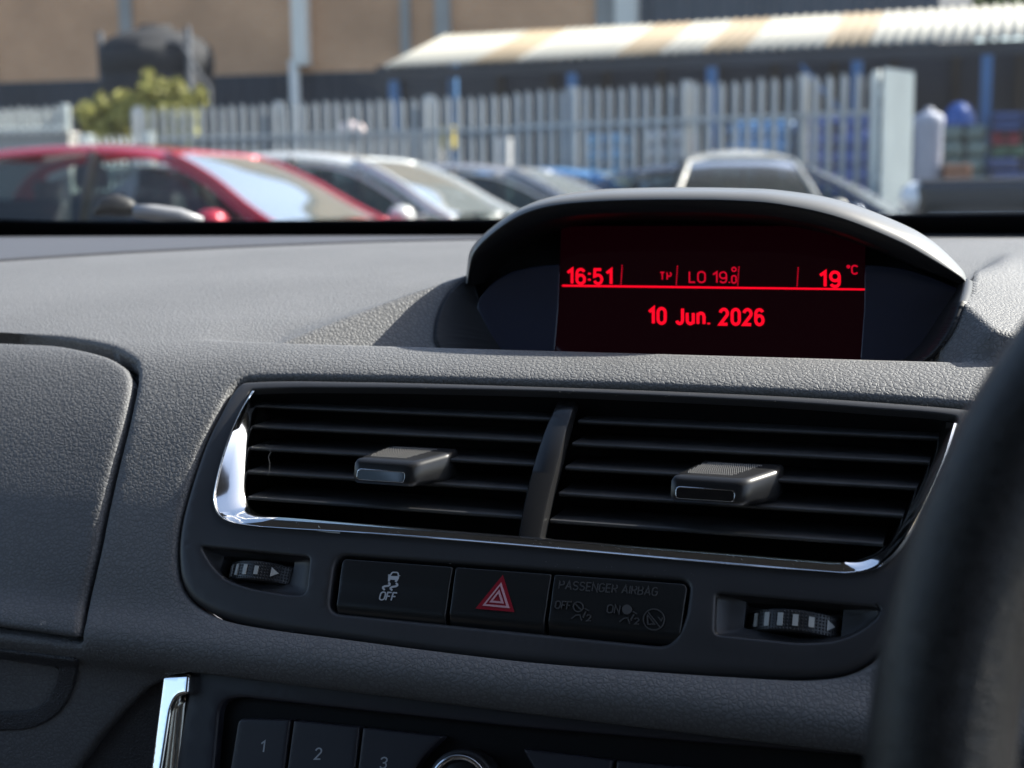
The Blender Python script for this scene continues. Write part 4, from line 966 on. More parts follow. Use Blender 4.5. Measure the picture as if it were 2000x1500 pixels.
def hz(px_, depth, z):                           # world point over a picture column, at a depth along the camera axis and a height
    d = at(px_, 400, depth); return np.array([d[0], d[1], z])
class Wall:
    """local frame along a wall: origin at its left foot, x along it, y away from the camera"""
    def __init__(s, a, b):
        s.a = np.array([a[0], a[1], 0.0]); d = np.array([b[0] - a[0], b[1] - a[1], 0.0]); s.L = np.linalg.norm(d); s.u = d / s.L
        s.rz = math.atan2(s.u[1], s.u[0])
    def xof(s, px_):                             # distance along the wall where a picture column meets it
        d = ray(px_, 400); n = np.array([-s.u[1], s.u[0]]); k = (n @ s.a[:2]) / (n @ d[:2]); p = d[:2] * k
        return float((p - s.a[:2]) @ s.u[:2])
    def root(s, name, x=0.0, y=0.0, z=0.0):
        n = np.array([-s.u[1], s.u[0], 0.0]); p = s.a + s.u * x + n * y; return empty(name, (p[0], p[1], z), s.rz)

# ---- palisade fence
def pale(bm, x, h, w_=.078, y=0.0, zb=.05):
    """one W-section pale with a three-point head"""
    sec = [(-w_ / 2, .012), (-w_ * .28, -.010), (0, .004), (w_ * .28, -.010), (w_ / 2, .012)]
    hd = [h - .07, h - .02, h, h - .02, h - .07]
    lo = [bm.verts.new((x + a, y + b, zb)) for a, b in sec]; hi = [bm.verts.new((x + a, y + b, hh)) for (a, b), hh in zip(sec, hd)]
    lo2 = [bm.verts.new((x + a, y + b + .004, zb)) for a, b in sec]; hi2 = [bm.verts.new((x + a, y + b + .004, hh)) for (a, b), hh in zip(sec, hd)]
    for k in range(4):
        bm.faces.new((lo[k], lo[k + 1], hi[k + 1], hi[k])); bm.faces.new((lo2[k + 1], lo2[k], hi2[k], hi2[k + 1])); bm.faces.new((hi[k], hi[k + 1], hi2[k + 1], hi2[k]))
    for q in ((lo[0], hi[0], hi2[0], lo2[0]), (lo[4], lo2[4], hi2[4], hi[4])): bm.faces.new(q)
def palisade(W_, x0, x1, h, posts, label, group, m=None, sp=.155, rails=(.45, None), w_=.078):
    m = m or M['galv']; root = W_.root('palisade_fence', x0); tag(root, label, 'fence', group)
    L_ = x1 - x0; rails = [r if r else h - .42 for r in rails]
    bm = bmesh.new(); n = int(L_ / sp)
    for i in range(n + 1): pale(bm, i * sp + random.uniform(-.006, .006), h + random.uniform(-.012, .012), w_)
    fromb('pales', bm, m, root, recalc=False)
    for r in rails:
        bm = bmesh.new(); bbox(bm, -.05, L_ + .05, .018, .024, r - .025, r + .025); bbox(bm, -.05, L_ + .05, .024, .065, r - .025, r - .019); fromb('rail', bm, m, root)
    for p in posts:
        bm = bmesh.new(); x = p - x0; bbox(bm, x - .05, x + .05, .066, .072, 0, h + .03); bbox(bm, x - .05, x + .05, .16, .166, 0, h + .03); bbox(bm, x - .004, x + .004, .072, .16, 0, h + .03); fromb('post', bm, m, root)
    return root
fA, fB, fC = hz(268, 18.8, 0), hz(1000, 16.9, 0), hz(1712, 14.75, 0)
W1, W2 = Wall(fA, fB), Wall(fB, fC)
G_F = 'palisade fencing round the yard'
palisade(W1, 0, W1.L, 2.40, [0, W1.xof(543), W1.xof(835)], 'grey steel palisade fence run in front of the yellow green bush', G_F)
palisade(W2, .08, W2.L, 2.42, [W2.xof(1112), W2.xof(1333), W2.xof(1560)], 'grey steel palisade fence run from the blue goods to the pale gate leaf', G_F)
# gate leaf seen nearly edge on
gA, gB = hz(1722, 14.6, 0), hz(1778, 15.15, 0); WG = Wall(gA, gB)
gr = WG.root('palisade_gate'); tag(gr, 'pale ribbed steel gate leaf seen edge on, taller than the fence', 'gate')
bm = bmesh.new(); k = 0.0
while k < WG.L: pale(bm, k, 2.46, .062, y=0); k += .058
fromb('pales', bm, M['galvpale'], gr, recalc=False)
for r in (.4, 1.3, 2.2): bm = bmesh.new(); bbox(bm, 0, WG.L, .018, .06, r - .03, r + .03); fromb('rail', bm, M['galvpale'], gr)
for x in (.0, WG.L): bm = bmesh.new(); bbox(bm, x - .03, x + .03, .061, .12, 0, 2.43); fromb('stile', bm, M['galvpale'], gr)
# far fence pieces on the left, with the low wall
W3 = Wall(hz(-420, 21, 0), hz(128, 19.5, 0))
palisade(W3, 0, W3.L, 2.50, [0, W3.L], 'whiter palisade fence piece standing behind the low grey wall at the left', G_F, M['galvpale'], sp=.145, rails=(1.9, 2.2))
W3b = Wall(hz(-420, 18.6, 0), hz(140, 17.6, 0))
wr_ = W3b.root('low_wall'); tag(wr_, 'low grey rendered wall behind the red car', 'wall')
bm = bmesh.new(); bbox(bm, 0, W3b.L, 0, .22, 0, 1.97); fromb('masonry', bm, M['conc'], wr_)
bm = bmesh.new(); bbox(bm, -.03, W3b.L + .03, -.03, .25, 1.97, 2.03, .01); fromb('coping', bm, M['conc'], wr_)
W4 = Wall(hz(165, 16.6, 0), hz(285, 16.3, 0))
palisade(W4, 0, W4.L, 1.92, [0, W4.L], 'short low palisade piece just below the yellow green bush', G_F, M['galvpale'], sp=.10, w_=.05, rails=(.4, None))

# ---- leafy things: crown of many leaf-sized faces
def crown(name, blobs, n, size, m, parent):
    V, Fc = [], []
    tot = sum(b[3] * b[4] * b[5] for b in blobs)
    for (cx, cy, cz, rx_, ry_, rz_) in blobs:
        for _ in range(int(n * rx_ * ry_ * rz_ / tot)):
            d = Vector((random.gauss(0, 1), random.gauss(0, 1), random.gauss(0, 1))).normalized() * (random.random() ** .38)
            p = Vector((cx + d.x * rx_, cy + d.y * ry_, cz + d.z * rz_)); a = Vector((random.gauss(0, 1), random.gauss(0, 1), random.gauss(0, .6))).normalized(); b = a.orthogonal().normalized(); b.rotate(Matrix.Rotation(random.random() * 6.28, 3, a))
            s = size * random.uniform(.5, 1.3); c = a.cross(b); o = len(V)
            V += [p - b * s, p + c * s * .45, p + b * s, p - c * s * .45]; Fc.append((o, o + 1, o + 2, o + 3))
    return obj(name, V, Fc, m, parent, smooth=False)
def limbs(name, trunk, branches, m, parent):
    bm = bmesh.new(); tube(bm, *trunk, 9)
    for b in branches: tube(bm, *b, 6)
    return fromb(name, bm, m, parent, smooth=True)
bs_ = hz(284, 20.3, 0); BU = empty('bush', tuple(bs_)); tag(BU, 'yellow green bush in front of the dark tank', 'bush')
kx = 20.3 / F
bl = []
for a, b, r1, r2 in ((165, 240, 22, 34), (185, 218, 26, 40), (215, 245, 40, 44), (300, 215, 40, 50), (200, 265, 34, 34), (240, 225, 30, 42), (283, 175, 26, 44), (275, 235, 50, 50), (330, 190, 34, 34), (360, 205, 30, 34), (375, 240, 28, 30), (320, 250, 60, 40)):
    bl.append(((a - 282) * kx * 1.12, random.uniform(-.25, .25), 1.05 + (404 - b) * kx, r1 * kx * 1.15, r1 * kx, r2 * kx))
bl = [(b[0] + random.uniform(-.75, .75) * b[3], b[1] + random.uniform(-.6, .6) * b[4], b[2] + random.uniform(-.8, .75) * b[5], b[3] * .48, b[4] * .48, b[5] * .46) for b in bl for _ in range(8)]
crown('foliage', bl, 13000, .05, M['leafy'], BU)
limbs('stem', ([(0, 0, 0), (0, 0, .9), (.05, 0, 1.6)], [.09, .07, .04]), [([(0, 0, .5), (-.4, 0, 1.2), (-.6, .1, 2)], [.05, .03, .015]), ([(0, 0, .7), (.3, .1, 1.4), (.5, .1, 2.1)], [.05, .03, .015])], M['bark'], BU)
for i, (a, zc, dep, rad) in enumerate(((1880, 10.9, 52, 3.2), (2015, 11.6, 55, 3.6))):
    p = hz(a, dep, 0); T_ = empty('tree', tuple(p)); tag(T_, ['green tree top showing over the roof beside the grey cladding', 'green tree top showing over the roof at the right edge'][i], 'tree', 'trees beyond the canopy')
    blb = [(random.uniform(-1, 1) * rad * .7, random.uniform(-1, 1) * rad * .7, zc + random.uniform(-1, 1.2) * rad * .8, rad * .5, rad * .5, rad * .42) for _ in range(14)]
    crown('crown', blb, 4200, .22, M['leafd'], T_)
    limbs('trunk', ([(0, 0, 0), (.1, 0, 4), (0, .1, zc)], [.35, .26, .10]), [([(0, 0, 5 + k), (math.cos(k * 2.1) * rad * .6, math.sin(k * 2.1) * rad * .6, zc + (k - 1) * .8)], [.14, .05]) for k in range(4)], M['bark'], T_)

# ---- brick building
bA, bB = hz(-700, 33.5, 0), hz(1178, 28.2, 0); WB = Wall(bA, bB)
br = WB.root('brick_building'); tag(br, 'brown brick building with grey pilasters and dark cladding along its foot', 'building')
def zat(W_, px_, py_):                           # height of the point of a wall that shows at a pixel
    d = ray(px_, py_); n = np.array([-W_.u[1], W_.u[0]]); s = (n @ W_.a[:2]) / (n @ d[:2]); return float(EYE[2] + d[2] * s)
zbrk = zat(WB, 400, 149)
bm = bmesh.new(); bbox(bm, 0, WB.L, 0, 8, zbrk, 9.5); fromb('wall', bm, M['brick'], br)
bm = bmesh.new()
V, Fc = [], []
nx_ = int(WB.L / .09)
for i in range(nx_ + 1): V += [(i * WB.L / nx_, -.05 + (.025 if i % 4 in (1, 2) else 0), 0), (i * WB.L / nx_, -.05 + (.025 if i % 4 in (1, 2) else 0), zbrk - .003)]
for i in range(nx_): Fc.append((2 * i, 2 * i + 2, 2 * i + 3, 2 * i + 1))
obj('dark_cladding', V, Fc, M['darkclad'], br, smooth=False)
bm = bmesh.new(); bbox(bm, -.2, WB.L + .2, -.25, 8.2, 9.5, 9.75); fromb('roof', bm, M['greyclad'], br)
for a, w_ in ((265, .28), (800, .20), (872, .32), (2, .16)):
    x = WB.xof(a); bm = bmesh.new(); bbox(bm, x - w_ / 2, x + w_ / 2, -.12, -.003, zbrk + .003, 9.4); fromb('pilaster', bm, M['conc'], br)
x = WB.xof(604); bm = bmesh.new(); bbox(bm, x - .17, x + .17, -.34, -.06, zat(WB, 588, 131), 9.0, .02); fromb('downpipe_box', bm, M['whitepaint'], br)
x = WB.xof(590); bm = bmesh.new(); tube(bm, [(x, -.22, .05), (x, -.22, zat(WB, 576, 120))], .115, 12); fromb('downpipe', bm, M['whitepaint'], br, smooth=True)
x = WB.xof(1187); bm = bmesh.new(); bbox(bm, x - .22, x + .22, -.2, .2, 0, 9.4); fromb('corner_post', bm, M['conc'], br)
# ---- grey clad building
W5 = Wall(hz(1206, 28.0, 0), hz(1822, 25.6, 0))
cr = W5.root('clad_building'); tag(cr, 'dark slate building of vertical corrugated cladding beside a white corner column', 'building')
V, Fc = [], []; nx_ = int(W5.L / .11)
for i in range(nx_ + 1):
    x = i * W5.L / nx_; y = (.05 if i % 4 in (1, 2) else 0); V += [(x, y, 0), (x, y, 7.5)]
for i in range(nx_): Fc.append((2 * i, 2 * i + 2, 2 * i + 3, 2 * i + 1))
obj('cladding', V, Fc, M['greyclad'], cr, smooth=False)
bm = bmesh.new(); bbox(bm, 0, W5.L, .06, 7, 0, 7.4); fromb('wall', bm, M['darkclad'], cr)
bm = bmesh.new(); bbox(bm, -.1, W5.L + .1, -.1, 7.1, 7.5, 7.7); fromb('roof', bm, M['greyclad'], cr)
x0_ = W5.xof(1208); x1_ = W5.xof(1248); bm = bmesh.new(); bbox(bm, x0_, x1_, -.25, -.005, 0, 7.4); fromb('corner_column', bm, M['whitepaint'], cr)

# ---- tank
tp = hz(318, 26.5, 0); kt = 26.5 / F; TK = empty('storage_tank', tuple(tp)); tag(TK, 'large dark plastic tank with domed lid behind the bush', 'tank')
Rt = 108 * kt; zt = 1.05 + (405 - 92) * kt
def spin(prof, n=40):
    V, Fc = [], []
    for r, z in prof: V += [(r * math.cos(2 * math.pi * k / n), r * math.sin(2 * math.pi * k / n), z) for k in range(n)]
    for i in range(len(prof) - 1):
        for k in range(n): Fc.append((i * n + k, i * n + (k + 1) % n, (i + 1) * n + (k + 1) % n, (i + 1) * n + k))
    return V, Fc
pr = [(Rt * .98, 0)]
for k in range(9): z = zt * k / 8; pr += [(Rt, z), (Rt, z + zt / 8 * .6), (Rt * .965, z + zt / 8 * .68), (Rt * .965, z + zt / 8 * .92)]
pr = pr[:-4] + [(Rt, zt - .25)]
V, Fc = spin(pr); obj('body', V, Fc, M['tank'], TK)
V, Fc = spin([(Rt, zt - .25), (Rt * .97, zt - .12), (Rt * .86, zt + .04), (Rt * .62, zt + .18), (Rt * .3, zt + .26), (Rt * .28, zt + .34), (.001, zt + .36)]); obj('lid', V, Fc, M['tank'], TK)
for sx in (-.85, .95):
    bm = bmesh.new(); beam(bm, (Rt * sx, -Rt * .45, 0), (Rt * sx, -Rt * .45, zt + .22), .10, .08); fromb('frame_post', bm, M['greyclad'], TK)
bm = bmesh.new(); tube(bm, [(Rt * .3, -Rt * .7, zt + .05), (Rt * .9, -Rt * .6, zt - .1), (Rt * 1.25, -Rt * .5, zt - .75), (Rt * 1.38, -Rt * .5, zt - .9), (Rt * 1.42, -Rt * .5, .5)], (.025), 8); fromb('hose', bm, M['greyclad'], TK, smooth=True)

# ---- canopy
ze = 3.20
cA, cB = hz(752, 20.9, 0), hz(2000, 17.85, 0); WC = Wall(cA, cB)
za, zb_ = zat(WC, 752, 128), zat(WC, 2000, 76)
CN = WC.root('canopy'); tag(CN, 'open canopy with corrugated roof of white and tan sheets on blue posts', 'canopy')
zc0 = (za + zb_) / 2; Lc = WC.xof(2000) + 4.0
dep, rise = 2.5, .74
stripes = [(752, 925, 0), (925, 1015, 1), (1015, 1195, 0), (1195, 1285, 1), (1285, 1370, 0), (1370, 1448, 1), (1448, 1605, 0), (1605, 1690, 1), (1690, 2400, 0)]
for a, b, c in stripes:
    xa, xb = WC.xof(a), (Lc if b > 2100 else WC.xof(b)); n = max(4, int((xb - xa) / .038)); V, Fc = [], []
    for i in range(n + 1):
        x = xa + (xb - xa) * i / n; w_ = .022 * math.sin(2 * math.pi * x / .152)
        sl = .0 if i else 0
        V += [(x, -.05, zc0 + w_), (x, dep, zc0 + rise + w_), (x, dep, zc0 + rise + w_ - .006), (x, -.05, zc0 + w_ - .006)]
    for i in range(n):
        for k in range(4): Fc.append((i * 4 + k, (i + 1) * 4 + k, (i + 1) * 4 + (k + 1) % 4, i * 4 + (k + 1) % 4))
    obj('roof_sheet', V, Fc, M['sheett'] if c else M['sheetw'], CN)
bm = bmesh.new(); bbox(bm, 0, Lc, .0, .08, zc0 - .20, zc0 - .035); fromb('front_beam', bm, M['darkclad'], CN)
bm = bmesh.new(); bbox(bm, 0, Lc, dep - .1, dep, zc0 + rise - .25, zc0 + rise - .03); fromb('back_beam', bm, M['greyclad'], CN)
for a in (772, 1117, 1387, 1667, 1918):
    x = WC.xof(a); bm = bmesh.new(); bbox(bm, x - .07, x + .07, .0, .14, 0, zc0 - .205); fromb('post', bm, M['bluesteel'], CN)
    for s in ((-1,) if a == 1667 else ()):
        bm = bmesh.new(); beam(bm, (x + s * .08, .07, zc0 - 1.0), (x + s * .75, .07, zc0 - .22), .05); fromb('brace', bm, M['bluesteel'], CN)
    if a != 772: continue
    bm = bmesh.new(); bbox(bm, x - .07, x + .07, dep - .16, dep - .02, 0, zc0 + rise - .26); fromb('post', bm, M['bluesteel'], CN)
for k in range(10):
    x = Lc * k / 9; bm = bmesh.new(); beam(bm, (x, .1, zc0 - .10), (x, dep - .1, zc0 + rise - .12), .06, .10); fromb('rafter', bm, M['greyclad'], CN)
# dark store wall behind the canopy
W6 = Wall(hz(740, 25.2, 0), hz(2300, 21.3, 0)); sr = W6.root('store_wall'); tag(sr, 'dark timber and sheet back wall in the shade under the canopy', 'wall')
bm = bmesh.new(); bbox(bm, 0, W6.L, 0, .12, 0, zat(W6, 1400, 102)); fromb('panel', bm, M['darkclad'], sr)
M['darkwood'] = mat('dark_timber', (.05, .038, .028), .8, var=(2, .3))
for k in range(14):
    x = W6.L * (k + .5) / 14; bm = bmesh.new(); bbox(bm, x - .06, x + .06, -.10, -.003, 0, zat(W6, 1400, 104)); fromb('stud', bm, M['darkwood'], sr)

# ---- goods stored behind the fence
def stackmesh(wd, dp, h, n, jit=.03):
    bm = bmesh.new(); lh = h / n
    for i in range(n):
        for k in range(2):
            xa = -wd / 2 + k * wd / 2 + random.uniform(-jit, jit); bbox(bm, xa + .01, xa + wd / 2 - .01, -dp / 2 + random.uniform(-jit, jit), dp / 2 + random.uniform(-jit, jit), i * lh + .004, (i + 1) * lh - .004, min(.07, lh * .35), 3)
    return bm
_mc = {}
def cm(c, r=.45):
    if c not in _mc: _mc[c] = mat('wrap_' + str(len(_mc)), c, r, var=(3, .15), bump=('noise', 8, .03))
    return _mc[c]
def goods(name, a, b, ytop, dep, c, label, cat, n=9, z0=0.0, group=None):
    p = hz((a + b) / 2, dep, z0); wd = (b - a) * dep / F; zt_ = at((a + b) / 2, ytop, dep)[2]
    o = fromb(name, stackmesh(wd, min(wd, 1.0), zt_ - z0 - (.12 if z0 == 0 else 0), n), cm(c), smooth=True)
    o.rotation_euler = (0, 0, WC.rz)
    if z0 == 0:
        R0 = empty(name, tuple(p), WC.rz); o.parent = R0; o.rotation_euler = (0, 0, 0); o.location = (0, 0, .12); o.name = 'bags'; R0.name = name
        bm = bmesh.new()
        for y in np.linspace(-.4, .4, 5): bbox(bm, -wd / 2, wd / 2, y - .05, y + .05, .095, .118)
        for x in (-wd / 2 + .06, 0, wd / 2 - .06): bbox(bm, x - .05, x + .05, -.45, .45, .0, .095)
        fromb('pallet', bm, M['darkwood'], R0); o = R0
    else: o.location = tuple(p)
    return tag(o, label, cat, group)
GG = 'pallets of bagged goods behind the fence'
goods('bag_stack', 1152, 1225, 262, 19.3, (.03, .22, .42), 'teal blue bag stack seen through the fence beside the second blue post', 'bag stack', group=GG)
goods('bag_stack', 1270, 1345, 255, 19.0, (.33, .35, .38), 'pale grey bag stack seen through the fence under the red box', 'bag stack', group=GG)
goods('bag_stack', 1425, 1555, 240, 18.6, (.09, .26, .52), 'light blue bag stack seen through the fence behind the pale hatchback', 'bag stack', group=GG)
goods('bag_stack', 1565, 1700, 225, 18.2, (.05, .10, .34), 'deep blue bag stack seen through the fence left of the gate leaf', 'bag stack', group=GG)
goods('bag_stack', 1838, 1925, 246, 18.3, (.22, .28, .25), 'grey green bag stack under the blue dome', 'bag stack', group=GG)
goods('bag_stack', 1932, 2050, 309, 18.0, (.08, .11, .24), 'lowest blue bag stack at the right edge under the green one', 'bag stack', group=GG)
def zpx(px_, py_, dep): return at(px_, py_, dep)[2]
goods('bag_layer', 1932, 1998, 286, 18.0, (.12, .20, .13), 'green bags lying on the lowest blue stack at the right edge', 'bags', n=2, z0=zpx(1960, 308, 18.0))
goods('bag_layer', 1930, 1985, 260, 18.0, (.32, .05, .07), 'red bags lying between the green bags and the upper blue bags', 'bags', n=2, z0=zpx(1960, 285, 18.0))
goods('bag_layer', 1938, 2050, 222, 18.0, (.06, .10, .25), 'upper blue bags lying on the red bags', 'bags', n=3, z0=zpx(1960, 259, 18.0))
goods('bag_stack', 560, 590, 300, 20, (.2, .24, .3), 'small dark grey stack seen through the fence at its second post', 'bag stack', group=GG)
# board behind the fence
q = hz(732, 19.6, 0); o = fromb('board', (lambda b: (bbox(b, -1.05, 1.05, 0, .06, 0, 2.05, .01), b)[1])(bmesh.new()), M['conc'], loc=tuple(q), rz=W1.rz); tag(o, 'wide pale grey board standing behind the fence beyond the silver car', 'board')
q = hz(690, 19.3, 0); LP = empty('post_lamp', tuple(q)); tag(LP, 'small pale dome lamp on a thin post behind the fence', 'lamp')
bm = bmesh.new(); tube(bm, [(0, 0, 0), (0, 0, 2.05)], .025, 8); fromb('pole', bm, M['darkclad'], LP, smooth=True)
V, Fc = spin([(.02, 2.03), (.19, 2.06), (.20, 2.12), (.15, 2.20), (.001, 2.24)], 20); obj('shade', V, Fc, mat('pale_pink', (.6, .5, .5), .4), LP)
q = hz(1809, 17.2, 0); WD = empty('water_drum', tuple(q)); tag(WD, 'tall white drum with rounded lid just right of the gate leaf', 'drum')
kd = 17.2 / F; rd = 27 * kd; zd = zpx(1809, 232, 17.2); zlo = zpx(1809, 345, 17.2)
M['drum'] = mat('drum_white', (.36, .38, .46), .7, var=(3, .1))
V, Fc = spin([(rd * .98, 0), (rd, .05), (rd, zd - .12), (rd * 1.05, zd - .1), (rd * 1.05, zd - .04)], 28); obj('body', V, Fc, M['drum'], WD)
V, Fc = spin([(rd * 1.08, zd - .06), (rd * 1.08, zd), (rd * .85, zd + .05), (rd * .3, zd + .09), (rd * .28, zd + .13), (.001, zd + .135)], 28); obj('lid', V, Fc, M['drum'], WD)
q = hz(1868, 17.6, 0); BD = empty('blue_cover', (q[0], q[1], zpx(1868, 246, 17.6))); tag(BD, 'bright blue domed cover lying on the grey green stack', 'cover')
rb_ = 27 * 17.6 / F; V, Fc = spin([(rb_ * 1.15, 0), (rb_ * 1.12, .08), (rb_ * .95, .18), (rb_ * .6, .27), (.001, .30)], 24); obj('dome', V, Fc, mat('bright_blue', (.015, .075, .30), .5), BD)
for a, y_, c, lab in ((1345, 266, (.55, .07, .05), 'small red box on the pale grey stack'), (985, 270, (.42, .43, .45), 'pale grey box seen through the fence above the dark saloon'), (880, 248, (.35, .28, .05), 'yellow and dark box seen through the fence left of the first blue post'), (1868, 322, (.25, .11, .06), 'orange box low in front of the grey green stack')):
    dp_ = 17.0 if a == 1868 else 18.7; zt_ = zpx(a, y_, dp_); p = hz(a, dp_, 0); hh = .30 if a != 985 else .9
    bm = bmesh.new(); bbox(bm, -.09 if a != 1868 else -.16, .09 if a != 1868 else .16, -.12, .12, zt_ - hh, zt_, .02); o = fromb('box', bm, cm(c), loc=tuple(p)); tag(o, lab, 'box', 'boxes among the goods')

# ---- cars
def carpaint(n, c, metal=0.3, r=.25): return mat(n, c, r, metal=metal, coat=1.0)
def autoglass(n, tint, dust_haze, refl):
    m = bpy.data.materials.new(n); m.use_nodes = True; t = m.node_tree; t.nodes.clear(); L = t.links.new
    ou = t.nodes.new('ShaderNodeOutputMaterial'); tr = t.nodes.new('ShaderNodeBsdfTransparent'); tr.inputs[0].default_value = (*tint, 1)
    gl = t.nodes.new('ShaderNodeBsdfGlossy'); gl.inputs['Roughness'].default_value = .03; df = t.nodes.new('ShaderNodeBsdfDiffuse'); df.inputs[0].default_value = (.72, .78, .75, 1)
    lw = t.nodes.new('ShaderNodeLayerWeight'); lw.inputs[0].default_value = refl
    a, b = t.nodes.new('ShaderNodeMixShader'), t.nodes.new('ShaderNodeMixShader'); b.inputs[0].default_value = dust_haze  # pale diffuse share: thin dust, plus sky glare painted into the glass
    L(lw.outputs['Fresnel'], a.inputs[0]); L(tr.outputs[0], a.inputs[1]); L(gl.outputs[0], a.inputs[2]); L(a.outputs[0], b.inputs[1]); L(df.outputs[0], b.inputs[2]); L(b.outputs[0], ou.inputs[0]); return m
M['carglass'] = autoglass('car_glass', (.42, .50, .50), .015, .35)
M['screen2'] = autoglass('car_windscreen_clear', (.40, .46, .44), .03, .12)
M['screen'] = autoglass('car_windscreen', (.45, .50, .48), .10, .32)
M['cabin'] = mat('car_cabin_dark', (.035, .036, .04), .8); M['pillar'] = mat('pillar_black', (.02, .02, .022), .3)
M['tyre'] = mat('tyre', (.02, .02, .02), .8); M['alloy'] = mat('alloy', (.55, .55, .56), .3, metal=.8)
M['lamp'] = mat('headlamp', (.75, .77, .78), .08, spec=.8, coat=1.0); M['tail'] = mat('tail_lamp', (.35, .02, .02), .15)
def car(name, label, cat, paint, loc, rz, sx=1.0, sz=1.0, roof=None, nose=2.05, rails=False, trim=None, scr_m=None, crown_z=.018, cr=.055):
    root = empty(name, loc, rz); tag(root, label, cat, 'cars parked in the yard')
    roof = roof or [(-1.95, .98), (-1.80, 1.18), (-1.45, 1.38), (-1.0, 1.445), (-.4, 1.47), (.05, 1.45), (.40, 1.385), (.75, 1.235), (1.05, 1.055), (1.29, .925)]
    roof = [(x * sx, z * sz) for x, z in roof]; zb = .92 * sz; nose *= sx
    rp = catmull(roof, False, 5)
    # lower body
    st = [(-2.02 * sx, .70, .62, .90), (-1.9 * sx, .80, .34, .96), (-1.3 * sx, .86, .22, .945), (0, .88, .20, .93), (1.0 * sx, .87, .20, .90), (1.3 * sx, .86, .22, .855), (1.75 * sx, .82, .24, .82), (1.95 * sx, .72, .30, .74), (nose, .55, .40, .60)]
    V, Fc = [], []
    for x, hw, z0, z1 in st:
        z1 *= sz; half = [(hw * .93, z0), (hw, z0 + .16), (hw * 1.0, z0 + (z1 - z0) * .55), (hw * .985, z1 - .09), (hw * .93, z1 - .012), (hw * .6, z1 + .02), (0, z1 + .028)]
        ringp = [(x, -y, z) for y, z in half] + [(x, y, z) for y, z in half[-2::-1]]; V += ringp
    m_ = 13
    for i in range(len(st) - 1):
        for k in range(m_ - 1): Fc.append((i * m_ + k, (i + 1) * m_ + k, (i + 1) * m_ + k + 1, i * m_ + k + 1))
    Fc += [tuple(range(m_)), tuple(range((len(st) - 1) * m_, len(st) * m_))[::-1]]
    bm = bmesh.new(); vv = [bm.verts.new(v) for v in V]
    for f in Fc: bm.faces.new([vv[i] for i in f])
    bm2 = bm
    o = fromb('body', bm, paint, root, smooth=True)
    sd = lambda z: .835 - .50 * (z - zb)         # half width of the glasshouse side at a height
    V, Fc = [], []
    for x, z in rp:
        e = max(z - zb, .012); c = min(cr, e * .5)
        half = [(sd(zb - .02), zb - .02), (sd(z - c), z - c), (sd(z - c) - .03, z - c * .35), (sd(z - c) - .10, z), (sd(z) * .45, z + .7 * crown_z * min(1, e * 4)), (0, z + crown_z * min(1, e * 4))]
        V += [(x, -y, q) for y, q in half] + [(x, y, q) for y, q in half[-2::-1]]
    m_ = 11
    for i in range(len(rp) - 1):
        xm_ = (rp[i][0] + rp[i + 1][0]) / 2; glazed = xm_ > .36 * sx or xm_ < -1.42 * sx; quarter = xm_ < -1.56 * sx
        for k in range(m_ - 1):
            if (k in (0, 9) and not quarter) or (glazed and 3 <= k <= 6): continue
            Fc.append((i * m_ + k, (i + 1) * m_ + k, (i + 1) * m_ + k + 1, i * m_ + k + 1))
    bm = bmesh.new(); vv = [bm.verts.new(v) for v in V]
    for f in Fc: bm.faces.new([vv[i] for i in f])
    o = fromb('roof_shell', bm, paint, root); autosmooth(o, 40)
    # side windows, inset from the glasshouse outline
    def zr(x): return float(np.interp(x, rp[:, 0], rp[:, 1]))
    bpil = -.12 * sx; bw = .002
    for s in (-1, 1):
        for xa, xb in ((-1.52 * sx, bpil - bw), (bpil + bw, 1.08 * sx)):
            top = []; xs_ = np.linspace(xa, xb, 14)
            V, Fc = [], []
            for x in xs_:
                zt_ = max(zr(x) - .105 - .05 * max(0, (x - .2 * sx)), zb + .025); V += [(x, s * (sd(zb + .015) + .006), zb + .015), (x, s * (sd(zt_) + .006), zt_)]
            for i in range(13): Fc.append((2 * i, 2 * i + 2, 2 * i + 3, 2 * i + 1))
            o = obj('side_window', V, Fc, M['carglass'], root, smooth=False)
            if trim is not None:
                bm = bmesh.new(); tube(bm, [(x, s * (sd(max(zr(x) - .09 - .05 * max(0, x - .2 * sx), zb + .03)) + .006), max(zr(x) - .09 - .05 * max(0, x - .2 * sx), zb + .03)) for x in xs_], .014, 6); fromb('window_trim', bm, trim, root, smooth=True)
    # windscreen and rear screen follow the roof line, a little proud of it
    def screen(nm, pts, m):
        V, Fc = [], []; n = len(pts)
        for i, (x, z) in enumerate(pts):
            a, b = pts[max(i - 1, 0)], pts[min(i + 1, n - 1)]; d = np.array([b[0] - a[0], b[1] - a[1]]); d /= np.linalg.norm(d); nn = np.array([-d[1], d[0]]); nn = nn if nn[1] > 0 else -nn
            hw = sd(max(z - .04, zb)) - .075
            for k in range(9):
                y = -hw + 2 * hw * k / 8; bow = .018 * (1 - (2 * k / 8 - 1) ** 4) + .006; V.append((x + nn[0] * bow, y, z + nn[1] * bow))
        for i in range(n - 1):
            for k in range(8): Fc.append((i * 9 + k, i * 9 + k + 1, (i + 1) * 9 + k + 1, (i + 1) * 9 + k))
        obj(nm, V, Fc, m, root)
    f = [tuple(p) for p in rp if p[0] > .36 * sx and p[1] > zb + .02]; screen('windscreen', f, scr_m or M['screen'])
    f = [tuple(p) for p in rp if p[0] < -1.42 * sx and p[1] > zb + .04]; screen('rear_screen', f, M['carglass'])
    fp = [p for p in rp if p[0] > .34 * sx and p[1] > zb - .02]
